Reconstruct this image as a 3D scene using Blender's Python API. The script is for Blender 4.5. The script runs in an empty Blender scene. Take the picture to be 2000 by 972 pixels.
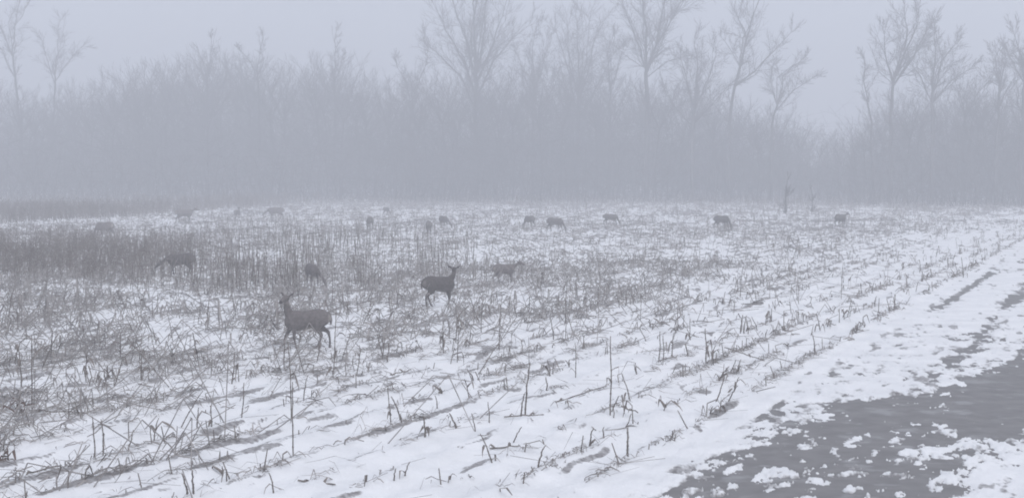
import bpy, bmesh, math, random
import numpy as np
from mathutils import Vector, Matrix

random.seed(7)
rng = np.random.default_rng(11)
S = bpy.context.scene
COL = S.collection
R = math.radians

# ------------------------------------------------------------------ camera
CAM_H, F, HZ = 3.6, 2600.0, 345.0          # eye height, focal length and horizon of the 2000 px photograph
cd = bpy.data.cameras.new('camera')
cam = bpy.data.objects.new('camera', cd)
COL.objects.link(cam)
S.camera = cam
cd.sensor_width = 36.0
cd.lens = F / 2000.0 * 36.0
cd.clip_start, cd.clip_end = 0.1, 5000.0
PITCH = math.atan((486.0 - HZ) / F)
cam.location = (0, 0, CAM_H)
cam.rotation_euler = (math.pi / 2 - PITCH, 0, 0)

# ------------------------------------------------------------------ sky, sun, exposure
SUN_EL, SUN_ROT = R(52), R(150)
W = bpy.data.worlds.new('World')
S.world = W
W.use_nodes = True
nt = W.node_tree
nt.nodes.clear()
wo = nt.nodes.new('ShaderNodeOutputWorld')
bg = nt.nodes.new('ShaderNodeBackground')
sk = nt.nodes.new('ShaderNodeTexSky')
sk.sky_type = 'NISHITA'
sk.sun_disc = False
sk.sun_elevation, sk.sun_rotation = SUN_EL, SUN_ROT
sk.air_density, sk.dust_density, sk.ozone_density = 1.0, 6.0, 1.0
mx = nt.nodes.new('ShaderNodeMix')
mx.data_type = 'RGBA'
mx.inputs['Factor'].default_value = 0.93
mx.inputs['B'].default_value = (5.05, 5.40, 6.30, 1)      # the even grey of a closed cloud cover
nt.links.new(sk.outputs['Color'], mx.inputs['A'])
nt.links.new(mx.outputs['Result'], bg.inputs['Color'])
bg.inputs['Strength'].default_value = 0.116
nt.links.new(bg.outputs['Background'], wo.inputs['Surface'])
sd = bpy.data.lights.new('sun', 'SUN')
sd.energy = 0.85
sd.angle = R(70)
sd.color = (1.0, 0.97, 0.94)
sun = bpy.data.objects.new('sun', sd)
COL.objects.link(sun)
sun.location = (0, 0, 120)
# light comes from azimuth SUN_ROT (Nishita: rotation 0 = +Y, clockwise)
to_sun = Vector((math.sin(SUN_ROT) * math.cos(SUN_EL), math.cos(SUN_ROT) * math.cos(SUN_EL), math.sin(SUN_EL)))
sun.rotation_euler = (-to_sun).to_track_quat('-Z', 'Y').to_euler()
S.view_settings.view_transform = 'Standard'
S.view_settings.look = 'None'
S.view_settings.exposure = 0.34
S.view_settings.gamma = 1.0
S.view_settings.use_curve_mapping = False
S.cycles.use_denoising = True
S.cycles.max_bounces = 8
S.cycles.diffuse_bounces = 3
S.cycles.volume_bounces = 2
S.cycles.filter_width = 1.9

HAZE = 0.0057

# ------------------------------------------------------------------ helpers
TH = math.atan(1210.0 / F)                  # the crop rows run this far right of the view direction
SN, CS = math.sin(TH), math.cos(TH)


def uv_of(x, y):
    return x * SN + y * CS, -x * CS + y * SN


def xy_of(u, v):
    return u * SN - v * CS, u * CS + v * SN


def at(px, py):
    """ground point seen at pixel (px, py) of the photograph"""
    d = Vector(((px - 1000.0) / F, 1.0, (486.0 - py) / F))
    d.rotate(Matrix.Rotation(-PITCH, 3, 'X'))
    t = -CAM_H / d.z
    return Vector((d.x * t, d.y * t, 0.0))


def ppm(py):
    return (py - HZ) / CAM_H


def hash2(ix, iy, seed):
    h = (ix.astype(np.int64) * 374761393 + iy.astype(np.int64) * 668265263 + seed * 974634777) & 0xFFFFFFFF
    h = ((h ^ (h >> 13)) * 1274126177) & 0xFFFFFFFF
    h = h ^ (h >> 16)
    return (h & 0xFFFF) / 65535.0


def vnoise(x, y, seed=0):
    ix, iy = np.floor(x), np.floor(y)
    fx, fy = x - ix, y - iy
    fx = fx * fx * fx * (fx * (fx * 6 - 15) + 10)
    fy = fy * fy * fy * (fy * (fy * 6 - 15) + 10)
    a, b = hash2(ix, iy, seed), hash2(ix + 1, iy, seed)
    c, d = hash2(ix, iy + 1, seed), hash2(ix + 1, iy + 1, seed)
    return (a + (b - a) * fx) * (1 - fy) + (c + (d - c) * fx) * fy


def fbm(x, y, seed=0, octs=4, gain=0.5):
    s, a, t = 0.0, 1.0, 0.0
    for k in range(octs):
        s = s + a * vnoise(x * 2 ** k + 17.3 * k, y * 2 ** k - 9.1 * k, seed + k)
        t += a
        a *= gain
    return s / t


def sstep(a, b, x):
    t = np.clip((x - a) / (b - a), 0, 1)
    return t * t * (3 - 2 * t)


def mesh_np(name, verts, faces_flat, sizes, smooth=False):
    me = bpy.data.meshes.new(name)
    nv, nf = len(verts), len(sizes)
    me.vertices.add(nv)
    me.vertices.foreach_set('co', np.ascontiguousarray(verts, np.float32).ravel())
    me.loops.add(len(faces_flat))
    me.loops.foreach_set('vertex_index', np.ascontiguousarray(faces_flat, np.int32))
    me.polygons.add(nf)
    st = np.zeros(nf, np.int32)
    st[1:] = np.cumsum(sizes)[:-1]
    me.polygons.foreach_set('loop_start', st)
    if smooth:
        me.polygons.foreach_set('use_smooth', np.ones(nf, bool))
    me.update(calc_edges=True)
    me.validate()
    return me


class Bag:
    """collects tubes and strips in arrays; build() makes one mesh"""
    def __init__(self):
        self.v, self.f, self.s, self.n = [], [], [], 0

    def add(self, v, f, k):
        self.v.append(v)
        self.f.append((f + self.n).ravel())
        self.s.append(np.full(len(f), k, np.int32))
        self.n += len(v)

    def tubes(self, P0, P1, R0, R1, sides=3):
        P0, P1 = np.asarray(P0, float), np.asarray(P1, float)
        R0, R1 = np.asarray(R0, float), np.asarray(R1, float)
        n = len(P0)
        if n == 0:
            return
        d = P1 - P0
        d /= np.maximum(np.linalg.norm(d, axis=1), 1e-9)[:, None]
        ref = np.where(np.abs(d[:, 2:3]) < 0.9, np.array([[0, 0, 1.0]]), np.array([[1.0, 0, 0]]))
        a = np.cross(d, ref)
        a /= np.maximum(np.linalg.norm(a, axis=1), 1e-9)[:, None]
        b = np.cross(d, a)
        ang = np.arange(sides) * 2 * np.pi / sides
        c, s = np.cos(ang)[None, :, None], np.sin(ang)[None, :, None]
        ring = a[:, None, :] * c + b[:, None, :] * s
        lo = P0[:, None, :] + ring * R0[:, None, None]
        hi = P1[:, None, :] + ring * R1[:, None, None]
        v = np.concatenate([lo, hi], axis=1).reshape(-1, 3)
        base = (np.arange(n) * 2 * sides)[:, None]
        for k in range(sides):
            k2 = (k + 1) % sides
            q = np.concatenate([base + k, base + k2, base + sides + k2, base + sides + k], axis=1)
            self.f.append((q + self.n).ravel())
            self.s.append(np.full(n, 4, np.int32))
        self.v.append(v)
        self.n += len(v)

    def strips(self, C, Wd):
        """C (n, k, 3) centre lines, Wd (n, k, 3) half width vectors"""
        n, k, _ = C.shape
        v = np.stack([C - Wd, C + Wd], axis=2).reshape(-1, 3)
        base = (np.arange(n) * 2 * k)[:, None]
        for j in range(k - 1):
            q = np.concatenate([base + 2 * j, base + 2 * j + 1, base + 2 * j + 3, base + 2 * j + 2], axis=1)
            self.f.append((q + self.n).ravel())
            self.s.append(np.full(n, 4, np.int32))
        self.v.append(v)
        self.n += len(v)

    def mesh(self, name, mat, smooth=False):
        me = mesh_np(name, np.concatenate(self.v), np.concatenate(self.f), np.concatenate(self.s), smooth)
        me.materials.append(mat)
        return me


def link(name, me, parent=None, loc=None, rot=None):
    o = bpy.data.objects.new(name, me)
    COL.objects.link(o)
    if parent is not None:
        o.parent = parent
    if loc is not None:
        o.location = loc
    if rot is not None:
        o.rotation_euler = rot
    return o


def tag(o, label=None, cat=None, group=None, kind=None):
    if label:
        o['label'] = label
    if cat:
        o['category'] = cat
    if group:
        o['group'] = group
    if kind:
        o['kind'] = kind
    return o


# ------------------------------------------------------------------ materials
def new_mat(name, rough=0.9, spec=0.2):
    m = bpy.data.materials.new(name)
    m.use_nodes = True
    b = m.node_tree.nodes['Principled BSDF']
    b.inputs['Roughness'].default_value = rough
    b.inputs['Specular IOR Level'].default_value = spec
    return m, m.node_tree, b


def noise_col(nt, b, scale, c0, c1, lo=0.3, hi=0.7, coord='Object', detail=4.0, stretch=None, per_object=0.0):
    tc = nt.nodes.new('ShaderNodeTexCoord')
    nz = nt.nodes.new('ShaderNodeTexNoise')
    nz.inputs['Scale'].default_value = scale
    nz.inputs['Detail'].default_value = detail
    src = tc.outputs[coord]
    if stretch:
        mp = nt.nodes.new('ShaderNodeMapping')
        mp.inputs['Scale'].default_value = stretch
        nt.links.new(src, mp.inputs['Vector'])
        src = mp.outputs['Vector']
    nt.links.new(src, nz.inputs['Vector'])
    cr = nt.nodes.new('ShaderNodeValToRGB')
    cr.color_ramp.elements[0].position, cr.color_ramp.elements[1].position = lo, hi
    cr.color_ramp.elements[0].color, cr.color_ramp.elements[1].color = (*c0, 1), (*c1, 1)
    nt.links.new(nz.outputs['Fac'], cr.inputs['Fac'])
    nt.links.new(cr.outputs['Color'], b.inputs['Base Color'])
    return cr, nz


def snow_material():
    m, nt, b = new_mat('snow', 0.75, 0.25)
    N, L = nt.nodes, nt.links
    at_ = N.new('ShaderNodeAttribute'); at_.attribute_name = 'bare'
    geo = N.new('ShaderNodeNewGeometry')
    n1 = N.new('ShaderNodeTexNoise'); n1.inputs['Scale'].default_value = 9.0; n1.inputs['Detail'].default_value = 5
    L.new(geo.outputs['Position'], n1.inputs['Vector'])
    # bare + (noise - .5) * .5 -> threshold
    m1 = N.new('ShaderNodeMath'); m1.operation = 'MULTIPLY_ADD'
    m1.inputs[1].default_value, m1.inputs[2].default_value = 0.6, -0.3
    L.new(n1.outputs['Fac'], m1.inputs[0])
    ad = N.new('ShaderNodeMath'); ad.operation = 'ADD'
    L.new(at_.outputs['Fac'], ad.inputs[0]); L.new(m1.outputs[0], ad.inputs[1])
    mr = N.new('ShaderNodeMapRange'); mr.interpolation_type = 'SMOOTHSTEP'
    mr.inputs['From Min'].default_value, mr.inputs['From Max'].default_value = 0.36, 0.72
    L.new(ad.outputs[0], mr.inputs['Value'])
    soil = N.new('ShaderNodeValToRGB')
    n2 = N.new('ShaderNodeTexNoise'); n2.inputs['Scale'].default_value = 14.0; n2.inputs['Detail'].default_value = 6
    L.new(geo.outputs['Position'], n2.inputs['Vector'])
    soil.color_ramp.elements[0].position, soil.color_ramp.elements[1].position = 0.35, 0.65
    soil.color_ramp.elements[0].color = (0.20, 0.187, 0.185, 1)
    soil.color_ramp.elements[1].color = (0.46, 0.45, 0.455, 1)
    L.new(n2.outputs['Fac'], soil.inputs['Fac'])
    snow = N.new('ShaderNodeValToRGB')
    n3 = N.new('ShaderNodeTexNoise'); n3.inputs['Scale'].default_value = 1.3; n3.inputs['Detail'].default_value = 7
    L.new(geo.outputs['Position'], n3.inputs['Vector'])
    snow.color_ramp.elements[0].position, snow.color_ramp.elements[1].position = 0.3, 0.65
    snow.color_ramp.elements[0].color = (0.76, 0.765, 0.775, 1)
    snow.color_ramp.elements[1].color = (0.87, 0.87, 0.875, 1)
    L.new(n3.outputs['Fac'], snow.inputs['Fac'])
    mixc = N.new('ShaderNodeMix'); mixc.data_type = 'RGBA'
    L.new(mr.outputs['Result'], mixc.inputs['Factor'])
    L.new(snow.outputs['Color'], mixc.inputs['A']); L.new(soil.outputs['Color'], mixc.inputs['B'])
    L.new(mixc.outputs['Result'], b.inputs['Base Color'])
    bp = N.new('ShaderNodeBump'); bp.inputs['Strength'].default_value = 0.5; bp.inputs['Distance'].default_value = 0.03
    L.new(n2.outputs['Fac'], bp.inputs['Height'])
    L.new(bp.outputs['Normal'], b.inputs['Normal'])
    return m


def road_material():
    m, nt, b = new_mat('wet gravel road', 0.65, 0.35)
    cr, nz = noise_col(nt, b, 3.0, (0.165, 0.158, 0.157), (0.235, 0.226, 0.224), 0.3, 0.75, 'Object', 8)
    N, L = nt.nodes, nt.links
    # a thin crust of slush lies on it in flecks
    tc0 = N.new('ShaderNodeTexCoord')
    f1 = N.new('ShaderNodeTexNoise'); f1.inputs['Scale'].default_value = 2.0; f1.inputs['Detail'].default_value = 3.5; f1.inputs['Roughness'].default_value = .55
    f2 = N.new('ShaderNodeTexNoise'); f2.inputs['Scale'].default_value = 0.9; f2.inputs['Detail'].default_value = 3
    L.new(tc0.outputs['Object'], f1.inputs['Vector']); L.new(tc0.outputs['Object'], f2.inputs['Vector'])
    sm_ = N.new('ShaderNodeMath'); sm_.operation = 'MULTIPLY_ADD'; sm_.inputs[1].default_value = .45
    L.new(f2.outputs['Fac'], sm_.inputs[0]); L.new(f1.outputs['Fac'], sm_.inputs[2])
    mr = N.new('ShaderNodeMapRange'); mr.interpolation_type = 'SMOOTHSTEP'
    mr.inputs['From Min'].default_value, mr.inputs['From Max'].default_value = .775, .93
    mr.inputs['To Max'].default_value = .2
    L.new(sm_.outputs[0], mr.inputs['Value'])
    mx_ = N.new('ShaderNodeMix'); mx_.data_type = 'RGBA'
    L.new(mr.outputs['Result'], mx_.inputs['Factor']); L.new(cr.outputs['Color'], mx_.inputs['A'])
    mx_.inputs['B'].default_value = (.68, .69, .71, 1)
    L.new(mx_.outputs['Result'], b.inputs['Base Color'])
    n2 = N.new('ShaderNodeTexNoise'); n2.inputs['Scale'].default_value = 45.0; n2.inputs['Detail'].default_value = 3
    tc = N.new('ShaderNodeTexCoord'); L.new(tc.outputs['Object'], n2.inputs['Vector'])
    bp = N.new('ShaderNodeBump'); bp.inputs['Strength'].default_value = 0.12; bp.inputs['Distance'].default_value = 0.003
    L.new(n2.outputs['Fac'], bp.inputs['Height']); L.new(bp.outputs['Normal'], b.inputs['Normal'])
    return m


M_SNOW = snow_material()
M_ROAD = road_material()
M_BARK, _t, _b = new_mat('bark', 0.95, 0.1)
noise_col(_t, _b, 2.2, (0.075, 0.068, 0.066), (0.145, 0.132, 0.128), 0.35, 0.65, 'Object', 6, (1, 1, 0.25))
M_TWIG, _t, _b = new_mat('twigs', 0.95, 0.1)
noise_col(_t, _b, 0.6, (0.085, 0.077, 0.075), (0.14, 0.128, 0.125), 0.35, 0.65)
M_STALK, _t, _b = new_mat('dry corn stalk', 0.8, 0.2)
noise_col(_t, _b, 9.0, (0.12, 0.104, 0.094), (0.26, 0.23, 0.205), 0.35, 0.65, 'Object', 5, (1, 1, 0.4))
M_LEAF, _t, _b = new_mat('dry corn leaf', 0.85, 0.15)
noise_col(_t, _b, 6.0, (0.14, 0.12, 0.108), (0.32, 0.285, 0.26), 0.35, 0.65)
M_RLEAF, _t, _b = new_mat('rusty corn leaf', 0.85, 0.15)
noise_col(_t, _b, 6.0, (0.11, 0.075, 0.062), (0.21, 0.15, 0.125), 0.35, 0.65)
M_LITTER, _t, _b = new_mat('corn litter', 0.85, 0.15)
noise_col(_t, _b, 2.3, (0.20, 0.183, 0.175), (0.45, 0.42, 0.405), 0.32, 0.68, 'Object', 6)
M_WEED, _t, _b = new_mat('dead weeds', 0.95, 0.1)
noise_col(_t, _b, 0.9, (0.145, 0.122, 0.11), (0.275, 0.24, 0.22), 0.35, 0.65, 'Object', 6)
M_EYE, _t, _b = new_mat('eye', 0.15, 0.6)
noise_col(_t, _b, 20.0, (0.012, 0.009, 0.008), (0.02, 0.015, 0.012))


def fur_material():
    m, nt, b = new_mat('winter fur', 0.95, 0.1)
    N, L = nt.nodes, nt.links
    a = N.new('ShaderNodeAttribute'); a.attribute_name = 'pale'
    cr, nz = noise_col(nt, b, 16.0, (0.125, 0.112, 0.11), (0.205, 0.185, 0.18), 0.3, 0.7, 'Object', 6)
    mix = N.new('ShaderNodeMix'); mix.data_type = 'RGBA'
    L.new(a.outputs['Fac'], mix.inputs['Factor'])
    L.new(cr.outputs['Color'], mix.inputs['A'])
    mix.inputs['B'].default_value = (0.33, 0.30, 0.28, 1)
    a2 = N.new('ShaderNodeAttribute'); a2.attribute_name = 'dark'
    mix2 = N.new('ShaderNodeMix'); mix2.data_type = 'RGBA'
    L.new(a2.outputs['Fac'], mix2.inputs['Factor'])
    L.new(mix.outputs['Result'], mix2.inputs['A'])
    mix2.inputs['B'].default_value = (0.03, 0.026, 0.025, 1)
    oi = N.new('ShaderNodeObjectInfo')
    mul = N.new('ShaderNodeMix'); mul.data_type = 'RGBA'; mul.blend_type = 'MULTIPLY'
    mul.inputs['Factor'].default_value = 1.0
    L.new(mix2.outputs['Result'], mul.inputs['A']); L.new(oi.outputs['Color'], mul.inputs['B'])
    L.new(mul.outputs['Result'], b.inputs['Base Color'])
    bp = N.new('ShaderNodeBump'); bp.inputs['Strength'].default_value = 0.4; bp.inputs['Distance'].default_value = 0.01
    nz2 = N.new('ShaderNodeTexNoise'); nz2.inputs['Scale'].default_value = 60
    tc = N.new('ShaderNodeTexCoord'); L.new(tc.outputs['Object'], nz2.inputs['Vector'])
    L.new(nz2.outputs['Fac'], bp.inputs['Height']); L.new(bp.outputs['Normal'], b.inputs['Normal'])
    return m


M_FUR = fur_material()

# ------------------------------------------------------------------ ground and road
ROW0, ROWSP = 5.6, 0.76


def wet(u, v):
    """1 on the thawed parts of the road, 0 under snow (a map of where the snow has gone)"""
    wu = u + 1.6 * (fbm(u * 0.7, v * 0.9, 21, 4) - 0.5)
    wv = v + 0.9 * (fbm(u * 0.8, v * 1.1, 31, 5) - 0.5)
    rag = fbm(u * 2.8, v * 5.6, 23, 5, 0.62) - 0.5
    vl = np.interp(wu, [10, 17, 19.5, 21, 22.5, 24, 27, 31, 36], [4.7, 4.75, 4.6, 4.1, 3.4, 2.6, 2.15, 1.5, 0.9])
    vr = np.interp(wu, [10, 14, 17, 19.5, 23, 40], [1.55, 1.75, 1.85, 1.35, 0.2, -0.5])
    body = np.minimum(vl - wv, wv - vr)
    body = np.clip(body * 1.5, -1.2, 1.0) + 1.7 * rag
    isl = fbm(u * 2.2, v * 4.6, 41, 5, 0.66)
    big = fbm(u * 0.5, v * 0.7, 47, 3)
    # snow islands mostly on the near side
    body = body - 10.0 * np.clip(isl - 0.53 + 0.5 * (big - 0.5), 0, 1) * np.interp(u, [12, 17, 20, 25], [1, .9, .5, .15])
    # wheel ruts further on
    rut = lambda c, w, u0, u1, s, th: (1 - np.abs(wv_s(u, v, s) - c) / w) * sstep(u0, u0 + 3, u) * sstep(u1, u1 - 3, u) - th * 2.4 * fbm(u * 0.4, v * 0.6, s + 5, 4) + 1.6 * rag
    r1 = rut(3.1, 0.45, 22, 62, 51, 0.62)
    r2 = rut(4.72, 0.22, 36, 54, 61, 0.5)
    r3 = rut(1.6, 0.45, 26, 70, 71, 0.6)
    return np.maximum(np.maximum(body, np.minimum(r1, .3)), np.minimum(np.maximum(r2, r3), .3))


def wv_s(u, v, s):
    return v + 0.25 * (fbm(u * 0.5, v * 0.7, s, 3) - 0.5) + 0.22 * (fbm(u * 2.1, v * 3.0, s + 3, 3) - 0.5)


def field_density(u, v):
    d = np.interp(v, [5.2, 5.5, 8.5, 10.5, 13.5, 16, 60], [0, 0.45, 0.46, 0.72, 0.97, 1.0, 1.0])
    return d


def ground_z(u, v, x, y):
    dist = np.hypot(x, y)
    near = sstep(85, 35, dist)
    z = 0.05 * (fbm(u * 0.35, v * 0.5, 3, 4) - 0.5)
    lump = (fbm(u * 1.6, v * 3.2, 5, 4) - 0.5)
    row = np.cos(2 * np.pi * (v - ROW0) / ROWSP)
    fld = sstep(5.1, 5.5, v)
    z = z + near * fld * ((0.035 - .012 * sstep(12, 18, v)) * row + 0.09 * lump)
    z = z + near * (1 - fld) * 0.035 * lump
    fine = fbm(u * 7.0, v * 11.0, 9, 4, .6) - 0.5
    z = z + near * 0.032 * fine
    return z


def ground():
    # angles (from straight ahead) and distances: fine where the photograph looks, coarse elsewhere
    core = np.linspace(-24.5, 24.5, 950)
    side = np.concatenate([np.linspace(24.6, 40, 60), np.linspace(41, 180, 60)])
    ang = np.concatenate([-side[::-1], core, side[:-1]]) if False else np.concatenate([-side[::-1], core, side])
    ang = np.radians(ang)
    py = np.concatenate([np.linspace(1900, 1010, 60), np.linspace(1008, 384, 312)])
    dist = CAM_H * F / (py - HZ)
    dist = np.concatenate([[0.5, 2.0, 4.0], dist, np.array([260, 290, 330, 380, 450, 560, 700, 900])])
    A, D = np.meshgrid(ang, dist)
    X, Y = np.sin(A) * D, np.cos(A) * D
    u, v = uv_of(X, Y)
    z = ground_z(u, v, X, Y)
    wt = wet(u, v)
    onroad = sstep(5.25, 4.95, v) * sstep(-3.2, -2.8, v)
    wt = np.where(v > 5.05, -1, wt)
    # snow lies 2..8 cm over the road; where thawed the sheet drops under the road surface
    sn = np.clip(0.035 - 0.08 * sstep(-0.8, 0.8, wt), -0.06, 1)
    z = z * np.where(onroad > 0, 0.8, 1.0) + sn * onroad * 1.0 + (1 - onroad) * 0.055
    z = np.where((onroad > 0.5) & (wt > 0.5), np.minimum(z, -0.012), z)
    # where bare earth and stubble litter show through the field snow
    dn = field_density(u, v)
    w_u = u + 1.2 * (fbm(u * 0.5, v * 0.5, 81, 3) - 0.5)
    w_v = v + 0.5 * (fbm(u * 0.9, v * 0.9, 83, 3) - 0.5)
    st1 = fbm(w_u * 0.5, w_v * 6.0, 85, 4)
    st2 = fbm(w_u * 1.6, w_v * 7.0, 87, 4)
    far = sstep(40, 110, D)
    st3 = fbm(w_u * 0.16, w_v * 0.45, 89, 4)
    st = (0.55 * st1 + 0.45 * st2) * (1 - far) + far * (0.4 * st1 + 0.6 * st3)
    thr = 0.715 - 0.09 * dn - 0.05 * far
    ph = np.abs(((v - ROW0) / ROWSP + .5) % 1 - .5)          # 0 on a row, .5 midway
    rowb = (sstep(.42, .05, ph) * .15 - .05) * np.interp(v, [8, 10.5], [.45, 1]) - np.interp(v, [8, 10], [.03, 0])
    bare = (st + rowb * sstep(120, 60, D) - thr) * 5.5 + 0.5
    bare = np.where(v < 5.3, (fbm(u * 1.2, v * 4.0, 91, 4) - 0.70) * 5 + 0.42, bare)
    slush = sstep(-1.3, 0.6, wt + 1.3 * (fbm(u * 3, v * 4.5, 111, 5, .65) - .5)) * .78
    bare = np.where(onroad > 0.5, np.maximum(bare * .8, slush), bare)
    # hand-set thawed streaks seen in the photograph (along-row centre, half length, offset, half width)
    for (uc, hl, vc, hw) in ((19.5, 1.0, 5.55, 0.10), (16.6, 0.5, 5.75, 0.09), (15.2, 1.2, 6.15, 0.07), (14.6, 0.4, 7.3, 0.09),
                             (16.6, 2.4, 11.2, 0.10), (21.2, 1.5, 7.25, 0.07), (17.3, 2.2, 9.35, 0.09), (22.5, 2.8, 9.9, 0.08),
                             (14.8, 1.0, 10.4, 0.10), (45.5, 6.0, 4.75, 0.10)):
        e = 1 - np.sqrt(((u - uc) / hl) ** 2 + ((v - vc + 0.12 * (fbm(u * 1.5, v * 2, 97, 3) - 0.5)) / hw) ** 2)
        bare = np.maximum(bare, np.clip(e, -1, 0.5) * 1.1 + 0.28 + 1.5 * (fbm(u * 2.2, v * 7.0, 131, 5, .65) - 0.5) * (e > -.6))
    # weedy ground on the left and brush land at the far edge
    pxx = 1000 + F * X / np.maximum(Y, 1)
    bare = np.clip(bare, 0, 1.2) * np.clip(.15 + 1.7 * fbm(w_u * 2.4, w_v * 6.0, 101, 4), .2, 1.15)
    edge = sstep(105, 190, D + 30 * (fbm(X * .05, Y * .02, 121, 3) - .5))
    bare = np.maximum(bare, edge * (0.30 + 0.45 * fbm(u * 0.1, v * 0.2, 99, 3)))
    nr, na = A.shape
    verts = np.stack([X, Y, z], axis=2).reshape(-1, 3)
    i, j = np.meshgrid(np.arange(nr - 1), np.arange(na - 1), indexing='ij')
    a = i * na + j
    q = np.stack([a, a + 1, a + na + 1, a + na], axis=2).reshape(-1, 4)[:, ::-1]
    me = mesh_np('snow_field', verts, q.ravel(), np.full(len(q), 4, np.int32), True)
    at_ = me.attributes.new('bare', 'FLOAT', 'POINT')
    at_.data.foreach_set('value', bare.ravel().astype(np.float32))
    me.materials.append(M_SNOW)
    o = link('snow_field', me)
    tag(o, kind='structure')
    # road: a slightly cambered sheet along the rows
    us = np.concatenate([np.linspace(-40, 12, 14), np.linspace(13, 80, 135), np.linspace(85, 420, 40)])
    vs = np.linspace(-2.9, 5.1, 41)
    U, V = np.meshgrid(us, vs, indexing='ij')
    RX, RY = xy_of(U, V)
    RZ = 0.002 * (fbm(U * 0.5, V * 0.7, 15, 2) - 0.5) + 0.004
    nr, na = U.shape
    i, j = np.meshgrid(np.arange(nr - 1), np.arange(na - 1), indexing='ij')
    a = i * na + j
    q = np.stack([a, a + 1, a + na + 1, a + na], axis=2).reshape(-1, 4)[:, ::-1]
    me = mesh_np('road', np.stack([RX, RY, RZ], axis=2).reshape(-1, 3), q.ravel(), np.full(len(q), 4, np.int32), True)
    me.materials.append(M_ROAD)
    tag(link('road', me), kind='structure')


ground()


def gz(x, y):
    u, v = uv_of(np.asarray(x, float), np.asarray(y, float))
    return ground_z(u, v, np.asarray(x, float), np.asarray(y, float)) + 0.055


# ------------------------------------------------------------------ trees
class TreeGen:
    def __init__(self, seed):
        self.r = random.Random(seed)
        self.trunk, self.br = [], []          # (p0, p1, r0, r1)

    def limb(self, p, d, length, rad, depth, maxd, up=0.12, wig=0.18, spread=0.75, dens=1.0, store=None):
        r = self.r
        store = self.br if store is None else store
        n = 5 if depth <= 1 else (4 if depth == 2 else (3 if depth == 3 else 2))
        seg = length / n
        pos, dr = Vector(p), Vector(d).normalized()
        rr = rad
        for k in range(n):
            dr = (dr + Vector((r.gauss(0, wig), r.gauss(0, wig), r.gauss(0, wig) + up))).normalized()
            q = pos + dr * seg
            r1 = max(rr * 0.80, 0.012)
            store.append((pos[:], q[:], rr, r1))
            if depth < maxd:
                nb = (2 if r.random() < 0.75 * dens else 1) if depth >= 1 else 1
                if k == 0 and depth < 2:
                    nb = 0
                for _ in range(nb):
                    self.spawn(pos.lerp(q, r.random()), dr, length * r.uniform(0.38, 0.62), r1 * 0.58, depth, maxd, up, wig, spread, dens)
            pos, rr = q, r1
        if depth < maxd:
            for _ in range(2):
                self.spawn(pos, dr, length * r.uniform(0.45, 0.7), rr * 0.8, depth, maxd, up, wig, spread * 0.6, dens)

    def spawn(self, p, dr, length, rad, depth, maxd, up, wig, spread, dens):
        r = self.r
        ax = Vector((r.gauss(0, 1), r.gauss(0, 1), r.gauss(0, 1))).cross(dr)
        if ax.length < 1e-3:
            return
        d2 = dr.copy()
        d2.rotate(Matrix.Rotation(r.uniform(0.55, 1.15) * spread, 3, ax.normalized()))
        self.limb(p, d2, length, max(rad, 0.013), depth + 1, maxd, up, wig, spread, dens)

    def polyline(self, pts, r0, r1, depth, maxd, length, store, start=0.25, every=1.1, **kw):
        """an explicit limb through pts; side limbs sprout along it from start (0..1)"""
        r = self.r
        P = [Vector(p) for p in pts]
        # resample
        dense = []
        for a, b in zip(P[:-1], P[1:]):
            m = max(1, int((b - a).length / 1.2))
            for k in range(m):
                dense.append(a.lerp(b, k / m))
        dense.append(P[-1])
        n = len(dense) - 1
        dense = [dense[0]] + [q + Vector((r.gauss(0, .09), r.gauss(0, .09), 0)) for q in dense[1:]]
        for k in range(n):
            t0, t1 = k / n, (k + 1) / n
            store.append((dense[k][:], dense[k + 1][:], r0 + (r1 - r0) * t0, r0 + (r1 - r0) * t1))
        total = sum((dense[k + 1] - dense[k]).length for k in range(n))
        m = max(1, int(total * (1 - start) / every))
        for j in range(m):
            t = start + (1 - start) * (j + r.random()) / m
            k = min(int(t * n), n - 1)
            dr = (dense[k + 1] - dense[k]).normalized()
            self.spawn(dense[k], dr, length * (1.15 - 0.6 * t) * r.uniform(0.6, 1.1), (r0 + (r1 - r0) * t) * 0.5,
                       depth, maxd, kw.get('up', 0.12), kw.get('wig', 0.18), kw.get('spread', 0.75), kw.get('dens', 1.0))
        for _ in range(2):
            self.spawn(dense[-1], (dense[-1] - dense[-2]).normalized(), length * 0.5, r1 * 0.8, depth, maxd,
                       kw.get('up', 0.12), kw.get('wig', 0.18), 0.5, kw.get('dens', 1.0))

    def meshes(self, thick=1.0):
        out = []
        for nm, lst, sides, mat in (('trunk', self.trunk, 8, M_BARK), ('crown', self.br, 3, M_TWIG)):
            if not lst:
                out.append(None)
                continue
            b = Bag()
            a = np.array([[*s[0], *s[1], s[2], s[3]] for s in lst])
            b.tubes(a[:, 0:3], a[:, 3:6], a[:, 6] * thick, a[:, 7] * thick, sides)
            out.append(b.mesh(nm, mat, True))
        return out


def tree_thing(name, loc, meshes, label, group=None, scale=1.0, rz=0.0, cat='tree'):
    t = link(name, None, loc=loc, rot=(0, 0, rz))
    t.scale = (scale,) * 3
    tag(t, label, cat, group)
    for nm, me in zip(('trunk', 'crown'), meshes):
        if me is not None:
            link(nm, me, t)
    return t


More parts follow.
